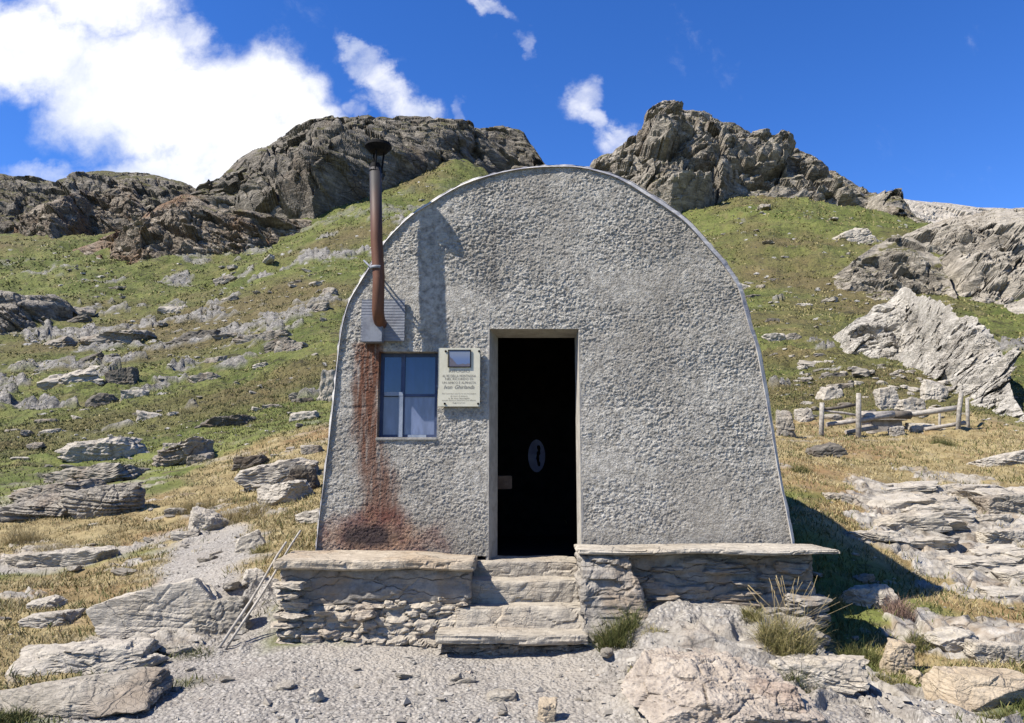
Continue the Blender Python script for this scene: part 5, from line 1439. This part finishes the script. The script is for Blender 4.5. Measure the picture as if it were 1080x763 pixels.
U = math_(nt, 'DIVIDE', sx.outputs[0], Ysafe); W_ = math_(nt, 'DIVIDE', sx.outputs[2], Ysafe)
uv = N(nt, 'CombineXYZ', {0: U, 1: W_, 2: 0.0}).outputs[0]
def skyuv(px, row): d = ray(px, row); return d[0] / d[1], d[2] / d[1]
wn = N(nt, 'TexNoise', {'Vector': uv, 'Scale': 7.0, 'Detail': 6, 'Roughness': .6}).outputs['Color']
wv = N(nt, 'VectorMath', {0: uv, 1: N(nt, 'VectorMath', {0: N(nt, 'VectorMath', {0: wn, 1: (.5, .5, .5)}, operation='SUBTRACT').outputs[0], 1: (.16, .16, 0)}, operation='MULTIPLY').outputs[0]}, operation='ADD').outputs[0]
tot = None
for px, row, rx, ry, rot, amp in [(210, 118, 150, 100, 8, 1.25), (280, 95, 80, 62, 35, 1.0), (130, 80, 110, 100, 0, 1.15), (30, 50, 130, 62, 5, 1.1), (110, 5, 110, 50, 0, 1.0), (190, 40, 40, 40, 0, .7), (250, 170, 150, 60, 0, 1.0), (325, 118, 60, 62, 0, .95), (170, 190, 120, 40, 0, .9), (50, 178, 70, 22, 0, .55), (-60, 60, 120, 80, 0, 1.1),
                          (405, 75, 66, 22, 42, .66), (432, 110, 50, 28, 35, .68), (375, 45, 30, 12, 30, .5), (520, 12, 42, 14, 30, .52), (552, 58, 14, 26, -30, .42), (482, 118, 14, 26, 10, .42), (608, 110, 24, 34, 20, .54), (655, 148, 46, 24, -25, .72), (625, 130, 40, 18, 40, .6), (386, 112, 20, 20, 0, .4)]:
    u0, w0 = skyuv(px, row)
    k = 1.05 / FPX
    v_ = N(nt, 'VectorMath', {0: wv, 1: (u0, w0, 0)}, operation='SUBTRACT').outputs[0]
    v_ = N(nt, 'VectorRotate', {'Vector': v_, 'Angle': R(rot)}, rotation_type='Z_AXIS').outputs[0]
    v_ = N(nt, 'VectorMath', {0: v_, 1: (1 / (rx * k), 1 / (ry * k), 0)}, operation='MULTIPLY').outputs[0]
    ln = N(nt, 'VectorMath', {0: v_}, operation='LENGTH').outputs['Value']
    m_ = remap(nt, ln, .2, 1.25, amp, 0)
    tot = m_ if tot is None else math_(nt, 'MAXIMUM', tot, m_)
cn = noise(nt, uv, 5.5, 10, .62, .5); cn2 = noise(nt, uv, 22, 8, .65, .4)
dens = math_(nt, 'ADD', tot, math_(nt, 'ADD', math_(nt, 'MULTIPLY', math_(nt, 'SUBTRACT', cn, .5), 1.15), math_(nt, 'MULTIPLY', math_(nt, 'SUBTRACT', cn2, .5), .62)))
alpha = remap(nt, dens, .14, 1.05)
alpha = math_(nt, 'MULTIPLY', alpha, math_(nt, 'GREATER_THAN', sx.outputs[1], .03))
ccol = mixc(nt, remap(nt, noise(nt, uv, 4.0, 6, .6, .3), .42, .66), (.98, .98, 1.0), (.70, .75, .86))
bg2 = N(nt, 'Background', {'Color': ccol, 'Strength': .60})
mx = nt.nodes.new('ShaderNodeMixShader'); nt.links.new(alpha, mx.inputs[0]); nt.links.new(bg1.outputs[0], mx.inputs[1]); nt.links.new(bg2.outputs[0], mx.inputs[2])
nt.links.new(mx.outputs[0], out.inputs[0])

cam = bpy.data.cameras.new('camera'); co_ = bpy.data.objects.new('camera', cam); COL.objects.link(co_)
cam.sensor_width = 36; cam.sensor_fit = 'HORIZONTAL'; cam.lens = 36 * FPX / 1080
co_.location = (0, 0, EYE); co_.rotation_euler = (R(90) + PITCH, 0, 0)
cam.clip_start = .05; cam.clip_end = 9000
scene.camera = co_
scene.view_settings.view_transform = 'Standard'; scene.view_settings.look = 'None'; scene.view_settings.gamma = 1; scene.view_settings.exposure = 1.0
scene.view_settings.use_curve_mapping = False
scene.cycles.max_bounces = 5
